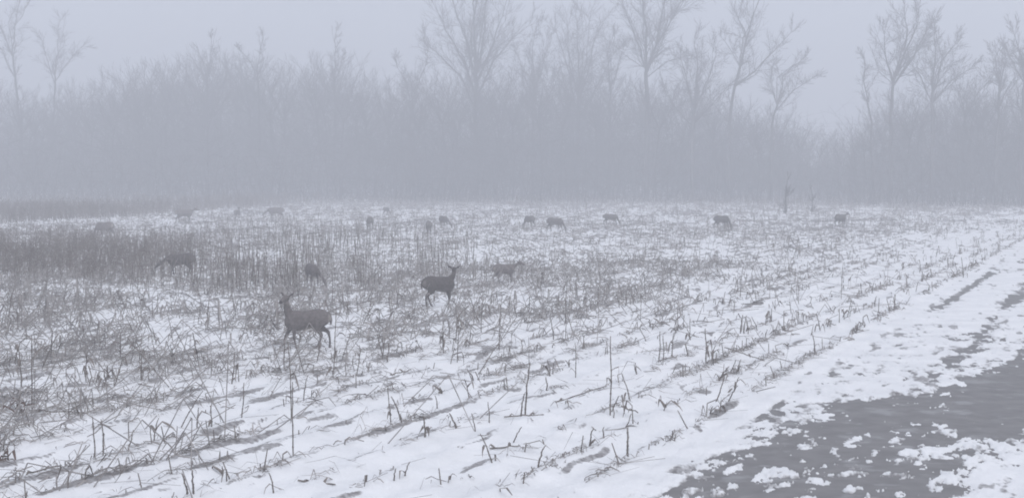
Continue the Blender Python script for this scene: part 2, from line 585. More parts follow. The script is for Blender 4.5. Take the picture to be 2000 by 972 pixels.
# tall trees of the tree line, each drawn as its own limbs: pixel polylines (x, y) of the photograph, at distance D
def tall_tree(D, base, trunk, limbs, label, seed, r0=0.42, length=5.0, maxd=4, kind='bare_tree', **kw):
    kw.setdefault('up', .07)
    kw.setdefault('spread', .85)
    maxd, length = 4, length * 1.08
    s = F / D                                          # pixels per metre at that distance
    gx = (base - 1000.0) / s
    yb = HZ + CAM_H * s
    T = TreeGen(seed)
    rr = random.Random(seed + 5)
    conv = lambda p, dy=0.0: Vector(((p[0] - base) / s, dy, (yb - p[1]) / s))
    tp = [conv((base, yb))] + [conv(p) for p in trunk]
    T.polyline(tp, r0, r0 * 0.62, 1, maxd, length, T.trunk, start=0.55, every=3.2, **kw)
    for lm in limbs:
        pts, rad = lm[0], lm[1]
        dep = rr.uniform(-1, 1) * 0.7
        P = []
        acc = 0.0
        for k, p in enumerate(pts):
            if k:
                acc += math.hypot(pts[k][0] - pts[k - 1][0], pts[k][1] - pts[k - 1][1]) / s * 0.45
            P.append(conv(p, dep * acc))
        T.polyline(P, rad, 0.045, 1, maxd, length, T.br, start=0.12, every=1.05 if D < 199 else 1.3, **kw)
        T.polyline([p + Vector((rr.gauss(0, .5), rr.gauss(0, .8), rr.gauss(0, .3))) if q else p for q, p in enumerate(P)], rad * .55, 0.03, 2, maxd, length * .8, T.br, start=0.2, every=1.05, **kw)
    return tree_thing(kind, (gx, D, -0.1), T.meshes(), label)


TALL = [
    (205, 928, [(928, 300), (930, 150)],
     [([(930, 190), (905, 120), (872, 60), (848, 8)], .20), ([(930, 170), (915, 90), (890, 20), (878, -30)], .22),
      ([(930, 150), (928, 80), (926, 0), (922, -50)], .24), ([(930, 150), (945, 80), (950, 10), (955, -40)], .22),
      ([(930, 165), (960, 95), (980, 30), (995, -20)], .20), ([(930, 190), (965, 120), (1000, 80), (1030, 55)], .17),
      ([(930, 215), (900, 150), (860, 110), (835, 88)], .14)],
     'tall fan-shaped bare tree with many upright limbs, standing over the centre of the wood', 101, dict(length=4.2, up=.10)),
    (212, 1125, [(1128, 260), (1130, 190)],
     [([(1130, 230), (1110, 150), (1095, 90), (1085, 70)], .16), ([(1130, 200), (1130, 120), (1128, 45)], .2),
      ([(1130, 200), (1150, 130), (1165, 60), (1172, 48)], .18), ([(1130, 230), (1170, 160), (1195, 110)], .15),
      ([(1130, 250), (1090, 190), (1070, 150)], .12), ([(1128, 180), (1145, 110), (1150, 42)], .13), ([(1128, 190), (1112, 130), (1108, 52)], .13)],
     'round-headed bare tree with dense twigs between the fan-shaped tree and the forked one', 102, dict(length=4.6, up=.04, spread=1.0)),
    (190, 1262, [(1263, 250), (1262, 140)],
     [([(1262, 150), (1248, 100), (1225, 50), (1212, 15)], .2), ([(1262, 135), (1258, 60), (1250, 0), (1246, -40)], .2),
      ([(1262, 140), (1280, 90), (1310, 40), (1335, 5)], .24), ([(1280, 90), (1290, 30), (1300, -30)], .16),
      ([(1264, 150), (1300, 120), (1330, 112)], .08), ([(1310, 40), (1322, 10), (1345, -5)], .08)],
     'tall bare tree with a thick visible trunk forking in three, right of the round-headed tree', 103, dict(length=3.8)),
    (192, 1422, [(1424, 240), (1432, 170), (1442, 130)],
     [([(1442, 130), (1455, 80), (1462, 40), (1478, -10)], .2), ([(1442, 130), (1430, 105), (1415, 80)], .08),
      ([(1432, 170), (1470, 140), (1505, 100), (1535, 68)], .15), ([(1455, 80), (1440, 40), (1445, 0)], .12)],
     'slender leaning bare tree with one long limb reaching right over the gap', 104, dict(length=2.8, maxd=3, r0=.3)),
    (190, 1506, [(1507, 250), (1515, 205)],
     [([(1515, 205), (1530, 150), (1545, 130), (1562, 120)], .14), ([(1515, 205), (1505, 160), (1508, 130)], .1),
      ([(1515, 215), (1550, 175), (1580, 155)], .08)],
     'small V-shaped bare tree at the left edge of the open gap in the wood', 105, dict(length=2.6, maxd=3, r0=.22)),
    (174, 1700, [(1700, 240), (1692, 200)],
     [([(1692, 200), (1686, 160), (1690, 115)], .1)],
     'thin crooked bare tree at the right edge of the open gap in the wood', 106, dict(length=1.9, maxd=3, r0=.17)),
    (168, 1738, [(1738, 230), (1740, 160)],
     [([(1740, 165), (1725, 110), (1722, 70)], .15), ([(1740, 160), (1760, 100), (1778, 50), (1782, 38)], .2),
      ([(1760, 100), (1765, 60), (1760, 40)], .12), ([(1740, 170), (1770, 130), (1810, 60), (1815, 50)], .16)],
     'tall bare tree with steep parallel limbs, highest crown of the right-hand wood', 107, dict(length=3.2, maxd=4, r0=.3)),
    (166, 1818, [(1818, 250), (1817, 180)],
     [([(1817, 180), (1815, 120), (1810, 75)], .16), ([(1817, 185), (1840, 120), (1868, 85)], .14),
      ([(1817, 200), (1850, 160), (1880, 140)], .1), ([(1817, 200), (1795, 150), (1780, 130)], .1)],
     'spreading bare tree with thin side limbs just right of the highest right-hand crown', 108, dict(length=3.0, maxd=4, r0=.28)),
    (164, 1945, [(1945, 250), (1947, 180)],
     [([(1947, 190), (1940, 150), (1935, 118)], .13), ([(1947, 185), (1955, 140), (1965, 115)], .13), ([(1947, 210), (1970, 170), (1985, 150)], .1)],
     'dense upright bare tree between the spreading tree and the edge trunk on the right', 109, dict(length=2.8, maxd=4, r0=.26)),
    (160, 1998, [(1997, 220), (1994, 140)],
     [([(1994, 150), (1990, 100), (1985, 72)], .16), ([(1994, 145), (2010, 90), (2020, 50)], .18), ([(1994, 160), (1978, 120), (1972, 108)], .1)],
     'bare tree cut off by the right edge of the view, dark trunk low down', 110, dict(length=3.0, maxd=4, r0=.36)),
    (222, 46, [(42, 250), (36, 165), (30, 110)],
     [([(30, 110), (32, 50), (40, -20)], .16), ([(34, 150), (10, 100), (-12, 80)], .12), ([(30, 110), (5, 40), (-15, 5)], .11),
      ([(32, 60), (60, 20), (75, -10)], .08)],
     'slim bare tree with a curving trunk, leftmost of the tree line', 111, dict(length=2.6, maxd=3, r0=.26)),
    (232, 108, [(108, 230), (112, 150)],
     [([(112, 150), (122, 90), (130, 48)], .13), ([(112, 165), (95, 110), (88, 80)], .1), ([(112, 160), (150, 110), (165, 95)], .1)],
     'faint bare tree just right of the curving leftmost trunk', 112, dict(length=2.8, maxd=3, r0=.22)),
    (215, 408, [(408, 240), (408, 150)], [([(408, 160), (414, 110), (414, 78)], .1), ([(408, 165), (400, 120), (392, 105)], .07)],
     'faint sapling crown poking above the even left wood, leftmost of its three spikes', 113, dict(length=2.0, maxd=3, r0=.18)),
    (216, 508, [(508, 240), (506, 150)], [([(506, 160), (508, 110), (512, 74)], .1), ([(506, 160), (495, 125), (480, 104)], .07)],
     'faint sapling crown poking above the even left wood, middle of its three spikes', 114, dict(length=2.0, maxd=3, r0=.18)),
    (217, 655, [(655, 240), (655, 150)], [([(655, 160), (656, 110), (657, 64)], .1), ([(655, 160), (668, 125), (672, 110)], .07)],
     'faint sapling crown poking above the even left wood, rightmost of its three spikes', 115, dict(length=1.8, maxd=3, r0=.18)),
    (184, 1352, [(1352, 260), (1355, 200)],
     [([(1355, 220), (1335, 150), (1325, 120)], .15), ([(1355, 200), (1360, 120), (1352, 90)], .16), ([(1355, 215), (1385, 150), (1400, 105)], .14),
      ([(1355, 240), (1400, 190), (1415, 170)], .1), ([(1355, 250), (1315, 210), (1305, 190)], .1)],
     'dark bushy bare tree between the thick forked trunk and the leaning tree', 116, dict(length=3.6, maxd=4, r0=.3)),
    (210, 1040, [(1040, 260), (1042, 170)], [([(1042, 180), (1040, 110), (1045, 60)], .13), ([(1042, 185), (1060, 130), (1068, 80)], .11), ([(1042, 200), (1022, 150), (1015, 120)], .1)],
     'modest bare tree tucked under the right side of the fan-shaped crown', 117, dict(length=3.2, maxd=4, r0=.22)),
    (206, 1190, [(1190, 260), (1190, 170)], [([(1190, 180), (1185, 110), (1192, 80)], .12), ([(1190, 185), (1205, 130), (1215, 100)], .11)],
     'narrow bare tree filling the space left of the thick forked trunk', 118, dict(length=3.0, maxd=4, r0=.2)),
    (208, 800, [(800, 260), (805, 200)], [([(805, 220), (820, 150), (835, 110)], .12), ([(805, 220), (795, 160), (780, 135)], .11)],
     'low bare tree where the even wood meets the left side of the fan-shaped crown', 119, dict(length=3.4, maxd=4, r0=.2)),
    (170, 1880, [(1880, 270), (1882, 220)], [([(1882, 230), (1875, 180), (1870, 160)], .12), ([(1882, 230), (1900, 190), (1915, 170)], .11)],
     'low bushy bare tree below and right of the spreading tree', 120, dict(length=3.0, maxd=4, r0=.2)),
]
for (D, base, trunk, limbs, label, seed, kw) in TALL:
    tall_tree(D, base, trunk, limbs, label, seed, **kw)

# the wood itself: bare trees about 16 to 20 m tall, shared shapes
WOOD = []
for k in range(7):
    T = TreeGen(300 + k)
    rr = random.Random(k)
    h = 17.0
    pts = [(0, 0, 0), (rr.gauss(0, .3), rr.gauss(0, .3), h * .3), (rr.gauss(0, .6), rr.gauss(0, .6), h * .62)]
    T.polyline(pts, .13, .08, 1, 4, 5.6, T.trunk, start=.05, every=.6, up=.05, spread=.95, dens=1.0)
    top = pts[-1]
    for j in range(4):
        a = j * 1.57 + rr.random()
        T.polyline([top, (top[0] + math.cos(a) * 1.3, top[1] + math.sin(a) * 1.3, h * .78), (top[0] + math.cos(a) * 2.6, top[1] + math.sin(a) * 2.6, h * .92)],
                   .08, .025, 2, 4, 3.2, T.br, start=.1, every=.8, up=.05, spread=1.0)
    WOOD.append(T.meshes(1.0))


def skyline(px):
    """height (pixel row) of the even wood's top"""
    bump = 26 * (vnoise(np.array([px / 75.0]), np.array([3.3]), 401)[0] - .5) + 16 * (vnoise(np.array([px / 28.0]), np.array([7.7]), 402)[0] - .5)
    return bump + float(np.interp(px, [-300, 0, 100, 190, 260, 420, 520, 660, 740, 800, 850, 1000, 1090, 1200, 1300, 1400, 1450, 1520, 1590, 1640, 1700, 1780, 1850, 1950, 2050, 2400],
                           [130, 165, 170, 150, 118, 110, 112, 116, 132, 138, 128, 130, 128, 145, 165, 178, 192, 215, 255, 246, 205, 168, 168, 158, 150, 130]))


WOOD_LABEL = 'bare tree packed into the even grey mass of the misty wood, below the tall crowns'
rr = random.Random(99)
nw = 0
for k in range(240):
    px = -160 + (k + rr.random()) * 2320 / 240
    D = rr.choice([rr.uniform(196, 212), rr.uniform(212, 232), rr.uniform(225, 250)])
    D -= 30 * float(sstep(1560, 1760, px))
    D += 12 * float(sstep(800, 500, px))
    D -= 10 * float(sstep(1180, 1300, px)) * float(sstep(1560, 1450, px))
    s = F / D
    yb = HZ + CAM_H * s
    h = (yb - skyline(px) - 4 + rr.gauss(-10, 12)) / s
    tree_thing('bare_tree', ((px - 1000) / s, D, -0.1), WOOD[rr.randrange(7)], WOOD_LABEL, 'bare trees packed into the misty wood',
               max(5, h) / 17.5, rr.uniform(0, 6.28))

# undergrowth of the wood, too dense to count
def thicket(name, n, d0, d1, px0, px1, hmin, hmax, mat, seed):
    g = np.random.default_rng(seed)
    b = Bag()
    px = g.uniform(px0, px1, n)
    D = g.uniform(d0, d1, n)
    D = D - 28 * sstep(1560, 1760, px)
    x = (px - 1000) * D / F
    h = g.uniform(hmin, hmax, n)
    h = np.where((px > 1540) & (px < 1670), h * .75, h)
    base = np.stack([x, D, np.zeros(n)], 1)
    lean = np.stack([g.normal(0, .32, n), g.normal(0, .25, n), np.ones(n)], 1)
    top = base + lean * h[:, None]
    b.tubes(base, top, np.full(n, .035), np.full(n, .012), 3)
    for k in range(6):
        t = g.uniform(.12, 1, n)[:, None]
        p = base + (top - base) * t
        dr = np.stack([g.normal(0, .9, n), g.normal(0, .7, n), g.uniform(-.1, 1.0, n)], 1)
        q = p + dr * (h * g.uniform(.14, .34, n))[:, None]
        b.tubes(p, q, np.full(n, .022), np.full(n, .013), 3)
        r_ = p + (q - p) * .5
        q2 = r_ + np.stack([g.normal(0, .6, n), g.normal(0, .6, n), g.uniform(.1, .9, n)], 1) * (h * .13)[:, None]
        b.tubes(r_, q2, np.full(n, .013), np.full(n, .008), 3)
    me = b.mesh(name, mat)
    tag(link(name, me), kind='stuff')


thicket('wood_undergrowth', 4000, 182, 255, -350, 2350, 3.0, 9.5, M_TWIG, 5)
thicket('distant_wood', 2100, 250, 300, -450, 2450, 8.0, 17.0, M_TWIG, 6)

# two young trees at the field edge
for (D, px, top, sd, lab) in ((128, 1535, 352, 401, 'young bare sapling on the far field edge, left one of the pair below the gap'),
                              (135, 1585, 372, 402, 'young bare sapling on the far field edge, right one of the pair below the gap')):
    s = F / D
    yb = HZ + CAM_H * s
    T = TreeGen(sd)
    h = (yb - top) / s
    T.polyline([(0, 0, 0), (.05, 0, h * .5), (.0, 0, h)], .06, .02, 2, 4, h * .35, T.trunk, start=.12, every=.16, up=.3)
    tree_thing('sapling', ((px - 1000) / s, D, 0), T.meshes(1.2), lab)

# ------------------------------------------------------------------ deer
def loft(bm, pts, n=12):
    """pts: (pos, lateral radius, vertical radius[, lateral axis]) -> closed tube"""
    P = [Vector(p[0]) for p in pts]
    rings = []
    for i, p in enumerate(pts):
        d = (P[min(i + 1, len(P) - 1)] - P[max(i - 1, 0)]).normalized()
        side = Vector(p[3]) if len(p) > 3 else Vector((0, 1, 0))
        side = (side - d * side.dot(d)).normalized()
        upv = d.cross(side).normalized()
        rings.append([bm.verts.new(P[i] + side * math.cos(2 * math.pi * k / n) * p[1] + upv * math.sin(2 * math.pi * k / n) * p[2]) for k in range(n)])
    for a, b in zip(rings[:-1], rings[1:]):
        for k in range(n):
            bm.faces.new((a[k], a[(k + 1) % n], b[(k + 1) % n], b[k]))
    bm.faces.new(rings[0][::-1])
    bm.faces.new(rings[-1])


def deer_mesh(name, neck, head_yaw=0.0, head_pitch=0.0, legs=(0, 0, 0, 0), ears=1.0, back=0.0):
    """a doe facing +X. neck: list of (x, y, z) joints after the withers; legs: swing of fl, fr, hl, hr in degrees"""
    bm = bmesh.new()
    loft(bm, [((-.575, 0, .80 - .012), 0.032, 0.038), ((-.55, 0, .78 - .012), 0.096, 0.124), ((-.47, 0, .745 - .012), 0.155, 0.184), ((-.34, 0, .715 - .012), 0.177, 0.216),
              ((-.16, 0, .695 + back - .012), 0.182, 0.205), ((.02, 0, .675 + back - .012), 0.187, 0.221), ((.17, 0, .665 - .012), 0.171, 0.232), ((.28, 0, .685 - .012), 0.139, 0.211),
              ((.36, 0, .71 - .012), 0.096, 0.151), ((.40, 0, .72 - .012), 0.043, 0.076)], 14)
    nk = [Vector(p) for p in neck]
    pts = [((.20, 0, .735), .09, .13), ((.285, 0, .775), .085, .12)]
    radii = [(.068, .092), (.056, .068), (.05, .058), (.048, .056)]
    for p, r in zip(nk, radii):
        pts.append((p, *r))
    loft(bm, pts, 12)
    # head: forward axis from yaw / pitch, set at the last neck joint
    Mh = Matrix.Translation(nk[-1]) @ Matrix.Rotation(head_yaw, 4, 'Z') @ Matrix.Rotation(-head_pitch, 4, 'Y')
    T3 = Mh.to_3x3()
    side = T3 @ Vector((0, 1, 0))
    hp = [((p[0] * 1.12, p[1], p[2] * 1.12), a * 1.12, b * 1.12) for p, a, b in [((-.055, 0, .005), .03, .04), ((-.03, 0, .01), .055, .062), ((.03, 0, .015), .062, .068), ((.09, 0, .0), .054, .058), ((.15, 0, -.022), .038, .042),
          ((.20, 0, -.036), .031, .034), ((.235, 0, -.042), .027, .029), ((.25, 0, -.044), .014, .016)]]
    loft(bm, [(Mh @ Vector(p), a, b, side) for p, a, b in hp], 12)
    for sg in (-1, 1):
        e0, e1, e2 = Vector((-.02, sg * .05, .05)), Vector((-.04, sg * (.055 + .065 * ears), .095)), Vector((-.05, sg * (.06 + .13 * ears), .135))
        ax = T3 @ Vector((.55, 0, .6)).cross(Vector((0, sg, .6))) if False else T3 @ Vector((0, -sg * .75, .45))
        w = T3 @ Vector((0, sg * .55, -.65))
        loft(bm, [(Mh @ e0, .016, .016, w), (Mh @ e0.lerp(e1, .5), .034, .013, w), (Mh @ e1, .042, .013, w), (Mh @ e1.lerp(e2, .6), .028, .011, w), (Mh @ e2, .006, .007, w)], 8)

    def swing(pt, piv, a):
        d = Vector(pt) - Vector(piv)
        d.rotate(Matrix.Rotation(-a, 3, 'Y'))
        return Vector(piv) + d
    for (sg, a) in ((1, legs[0]), (-1, legs[1])):
        piv = (.25, sg * .09, .62)
        a = R(a)
        ch = [((.27, sg * .085, .72), .05, .09), ((.285, sg * .095, .60), .055, .085), ((.265, sg * .095, .49), .042, .055), ((.285, sg * .09, .38), .028, .034),
              ((.30, sg * .085, .30), .026, .029), ((.295, sg * .085, .20), .017, .019), ((.285, sg * .085, .10), .019, .021), ((.30, sg * .085, .055), .018, .022),
              ((.318, sg * .085, .0), .024, .032)]
        loft(bm, [(swing((p[0] - .04, p[1], p[2]), piv, a if k > 0 else 0), x * 1.22, z * 1.2) for k, (p, x, z) in enumerate(ch)], 10)
    for (sg, a) in ((1, legs[2]), (-1, legs[3])):
        piv = (-.38, sg * .09, .70)
        a = R(a)
        ch = [((-.47, sg * .07, .78), .07, .12), ((-.45, sg * .10, .68), .085, .155), ((-.40, sg * .11, .57), .075, .125), ((-.41, sg * .105, .48), .05, .08),
              ((-.49, sg * .095, .41), .033, .045), ((-.545, sg * .09, .34), .027, .034), ((-.535, sg * .09, .22), .019, .022), ((-.51, sg * .09, .10), .021, .023),
              ((-.49, sg * .09, .055), .018, .022), ((-.475, sg * .09, 0), .024, .032)]
        loft(bm, [(swing((p[0] + .08, p[1], p[2]), piv, a if k > 1 else 0), x * 1.22, z * 1.2) for k, (p, x, z) in enumerate(ch)], 10)
    loft(bm, [((-.53, 0, .83), .03, .03), ((-.585, 0, .77), .045, .032), ((-.61, 0, .68), .05, .03), ((-.61, 0, .58), .03, .02), ((-.605, 0, .53), .008, .008)], 8)
    bmesh.ops.recalc_face_normals(bm, faces=bm.faces)
    me = bpy.data.meshes.new('tmp')
    bm.to_mesh(me)
    bm.free()
    o = bpy.data.objects.new('tmp', me)
    COL.objects.link(o)
    md = o.modifiers.new('r', 'REMESH')
    md.mode = 'VOXEL'
    md.voxel_size = 0.016
    md.use_smooth_shade = True
    sm = o.modifiers.new('s', 'SMOOTH')
    sm.factor, sm.iterations = 0.5, 3
    dg = bpy.context.evaluated_depsgraph_get()
    out = bpy.data.meshes.new_from_object(o.evaluated_get(dg))
    bpy.data.objects.remove(o)
    bpy.data.meshes.remove(me)
    out.name = name
    n = len(out.vertices)
    co = np.zeros(n * 3, np.float32); out.vertices.foreach_get('co', co); co = co.reshape(-1, 3)
    no = np.zeros(n * 3, np.float32); out.vertices.foreach_get('normal', no); no = no.reshape(-1, 3)
    belly = sstep(.55, .95, -no[:, 2]) * sstep(.44, .50, co[:, 2]) * sstep(.74, .66, co[:, 2]) * sstep(.42, .30, np.abs(co[:, 0]))
    rump = sstep(-.51, -.55, co[:, 0]) * sstep(.50, .56, co[:, 2]) * sstep(.82, .74, co[:, 2]) * (np.abs(co[:, 1]) > .045) * sstep(.16, .12, np.abs(co[:, 1]))
    iv = np.array(Mh.inverted())
    hc = co @ iv[:3, :3].T + iv[:3, 3]
    near_head = (np.abs(hc[:, 1]) < .08) & (hc[:, 2] < .09) & (hc[:, 2] > -.11) & (hc[:, 0] > -.1) & (hc[:, 0] < .27)
    throat = near_head * sstep(-.02, -.05, hc[:, 2]) * sstep(.21, .16, hc[:, 0])
    dark = near_head * sstep(.222, .240, hc[:, 0]) + sstep(.045, .03, co[:, 2]) * (co[:, 2] < .06)
    for nm, val in (('pale', np.clip(belly + .8 * rump + .4 * throat, 0, 1)), ('dark', np.clip(dark, 0, 1))):
        a = out.attributes.new(nm, 'FLOAT', 'POINT')
        a.data.foreach_set('value', val.astype(np.float32))
    out.materials.clear()
    out.materials.append(M_FUR)
    eyes = [Mh @ Vector((.065, sg * .052, .022)) for sg in (-1, 1)]
    return out, eyes


UP = [(.335, 0, .885), (.365, 0, 1.0), (.37, 0, 1.09), (.365, 0, 1.15)]
UPLOW = [(.345, 0, .86), (.385, 0, .93), (.40, 0, 1.0), (.405, 0, 1.05)]
LEVEL = [(.38, 0, .79), (.48, 0, .84), (.56, 0, .88), (.605, 0, .90)]
DOWN = [(.40, 0, .66), (.49, 0, .50), (.55, 0, .37), (.585, 0, .29)]
MID = [(.42, 0, .74), (.53, 0, .66), (.62, 0, .58), (.67, 0, .53)]
POSE = {
    'alert_walk': deer_mesh('body', UP, R(52), R(-4), (-8, 22, 12, -16), 1.0),
    'alert_turn': deer_mesh('body', UPLOW, R(62), R(4), (4, -6, 14, -8), 1.0),
    'level': deer_mesh('body', LEVEL, 0, R(-4), (3, -8, -10, 10), .7),
    'graze': deer_mesh('body', DOWN, 0, R(-62), (14, -10, 8, -12), .6),
    'graze_turn': deer_mesh('body', [(.39, .06, .66), (.48, .15, .50), (.54, .22, .37), (.57, .26, .28)], R(30), R(-58), (10, -12, -10, 8), .6),
    'stoop': deer_mesh('body', MID, 0, R(-25), (6, -8, 10, -6), .7),
}
_eb = bmesh.new()
bmesh.ops.create_uvsphere(_eb, u_segments=8, v_segments=6, radius=.013)
EYE = bpy.data.meshes.new('eye')
_eb.to_mesh(EYE)
_eb.free()
EYE.materials.append(M_EYE)


def deer(px, py, pose, yaw, label, scale=1.0, eyes=False, coat_and_mist=.95):
    """px, py: the pixel under the middle of the body; yaw 0 faces right, 180 left, 90 away"""
    p = at(px, py)
    o = link('deer', POSE[pose][0], loc=(p.x, p.y, float(gz(p.x, p.y)) - .06), rot=(0, 0, R(yaw)))
    o.scale = (scale,) * 3
    o.color = (coat_and_mist, coat_and_mist, coat_and_mist, 1)  # own coat tone; on the far left deer also mist fading painted in
    tag(o, label, 'deer', 'deer feeding in the snowy corn stubble')
    if eyes:
        for e in POSE[pose][1]:
            link('eye', EYE, o, e)
    return o


deer(593, 684, 'alert_walk', 194, 'deer walking left, raised head turned to the viewer, closest and largest of the herd', .94, True, 1.0)
deer(862, 601, 'alert_turn', 30, 'dark alert deer facing right with ears spread and neck upright', .98, True, .68)
deer(988, 556, 'level', 26, 'paler deer stepping right with its neck stretched forward, behind the alert dark deer', .8, True, 1.15)
deer(611, 560, 'graze_turn', -64, 'round-backed deer with head down among tall thin stalks, left of the alert deer', .88, True)
deer(350, 541, 'stoop', 200, 'blurred dark deer standing in the right end of the weed patch', .95, False, .7)
deer(203, 468, 'graze', 160, 'humped grazing deer behind the far rim of the weed patch', 1.15, False, 1.3)  # fur colour lightened to imitate fading in the mist
deer(362, 437, 'level', 20, 'faint deer with lifted head behind the weed patch, leftmost in the far mist', 1.25, False, 1.3)  # extra mist put into the fur colour
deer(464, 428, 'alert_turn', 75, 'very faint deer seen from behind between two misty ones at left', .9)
deer(538, 430, 'stoop', 183, 'low dark deer in the far mist, long back seen side-on at left', 1.2, False, 1.3)  # paler fur stands in for thicker mist
deer(722, 449, 'graze', 110, 'pale deer seen from behind, left of the pair of rumps', 1.0)
deer(755, 420, 'graze', 60, 'tiny faint deer far back above the pale one seen from behind', .85)
deer(837, 459, 'graze', 97, 'deer seen from behind with bright gap between its legs, left of the rump pair', 1.0)
deer(867, 446, 'graze_turn', -60, 'deer with steep sloping back just right of the other rump', 1.0)
deer(1033, 446, 'graze', 128, 'faint deer grazing turned away, left of the arch-backed one', 1.0)
deer(1086, 453, 'graze', -22, 'arch-backed deer grazing to the right in the misty middle of the far field', 1.05)
deer(1194, 441, 'graze', -14, 'faint grazing deer alone between the arch-backed one and the wedge-shaped one', 1.0)
deer(1411, 449, 'graze', -38, 'wedge-shaped deer grazing head down to the right below the leaning tree', 1.1, False, .75)
deer(1643, 445, 'level', 40, 'misty deer with raised head near the rising rows, rightmost of the herd', 1.1, False, .75)

# ------------------------------------------------------------------ corn stalks
def stem_mesh(seed, h=1.0, bend=0.03, kink=None):
    g = random.Random(seed)
    n = 7
    pts = [Vector((0, 0, -.06))]
    dx, dy = g.gauss(0, bend), g.gauss(0, bend)
    for k in range(1, n + 1):
        t = k / n
        pts.append(Vector((dx * t * t + g.gauss(0, .0035), dy * t * t + g.gauss(0, .0035), h * t)))
    if kink:                                     # the top is snapped over
        k0, ang = kink
        piv = pts[k0]
        a = g.uniform(0, 6.28)
        for k in range(k0 + 1, n + 1):
            d = pts[k] - piv
            d.rotate(Matrix.Rotation(ang, 3, Vector((math.cos(a), math.sin(a), 0))))
            pts[k] = piv + d
    b = Bag()
    P = np.array([p[:] for p in pts])
    rad = np.linspace(.0095, .006, n + 1)
    b.tubes(P[:-1], P[1:], rad[:-1], rad[1:], 6)
    # nodes: thicker rings
    nd = P[1:-1]
    up = (P[2:] - P[:-2]); up /= np.linalg.norm(up, axis=1)[:, None]
    b.tubes(nd - up * .012, nd + up * .012, rad[1:-1] * 1.35, rad[1:-1] * 1.35, 6)
    return b.mesh('stem', M_STALK, True), P


def leaf_mesh(seed, mat=None):
    """a broken corn leaf that leaves the stem, folds over and hangs"""
    g = random.Random(seed)
    L = g.uniform(.28, .55)
    a0 = g.uniform(.4, 1.1)
    n = 6
    p = Vector((0, 0, 0))
    c, w = [], []
    a = a0
    tw = g.gauss(0, .35)
    kf = g.choice((0, 1, 1, 2))
    for k in range(n):
        c.append(p[:])
        wd = (.016 + .012 * g.random()) * (1 - (k / (n - 1)) ** 2 * .85)
        w.append((math.sin(tw * k) * wd * .5, math.cos(tw * k) * wd, math.sin(tw * k) * wd))
        p = p + Vector((math.cos(a), 0, math.sin(a))) * (L / n)
        a -= g.uniform(.0, .3) if k != kf else g.uniform(1.2, 2.2)
        a = max(a, -1.5)
    b = Bag()
    b.strips(np.array([c]), np.array([w]))
    return b.mesh('leaf', mat or M_LEAF)


STEMS = [stem_mesh(500 + k, 1.0, .04) for k in range(6)] + [stem_mesh(520 + k, 1.0, .03, (4 + k % 2, .7 + .25 * k)) for k in range(4)]
LEAVES = [leaf_mesh(600 + k) for k in range(10)]
RLEAVES = [leaf_mesh(640 + k, M_RLEAF) for k in range(5)]
srnd = random.Random(4242)


def stalk(x, y, h, lean=(0, 0), label=None, group=None, leaves=None, broken=False, name='corn_stalk', rusty=False, thick=1.0):
    k = srnd.randrange(6) if not broken else 6 + srnd.randrange(4)
    z = float(gz(x, y))
    t = link(name, None, loc=(x, y, z - .02))
    t.rotation_euler = (lean[1], lean[0], srnd.uniform(0, 6.28) if lean == (0, 0) else 0)
    tag(t, label, 'corn stalk', group)
    me, P = STEMS[k]
    st = link('stem', me, t)
    st.scale = (thick, thick, h)
    n = srnd.choice((1, 1, 2, 2, 3)) if leaves is None else leaves
    for j in range(n):
        q = srnd.choice(range(1, 5)) if not broken else srnd.choice(range(1, 4))
        lf = link('leaf', srnd.choice(RLEAVES if rusty else LEAVES), t)
        lf.location = (P[q][0] * thick, P[q][1] * thick, P[q][2] * h)
        lf.rotation_euler = (0, 0, srnd.uniform(0, 6.28))
        sc = srnd.uniform(.7, 1.15)
        lf.scale = (sc, sc, sc)
    return t


def stalk_px(bx, by, tx, ty, label, group=None, **kw):
    p = at(bx, by)
    s = ppm(by)
    dx, dz = (tx - bx) / s, (by - ty) / s
    L = math.hypot(dx, dz)
    return stalk(p.x, p.y, L, (math.atan2(dx, dz), srnd.gauss(0, .04)), label, group, **kw)


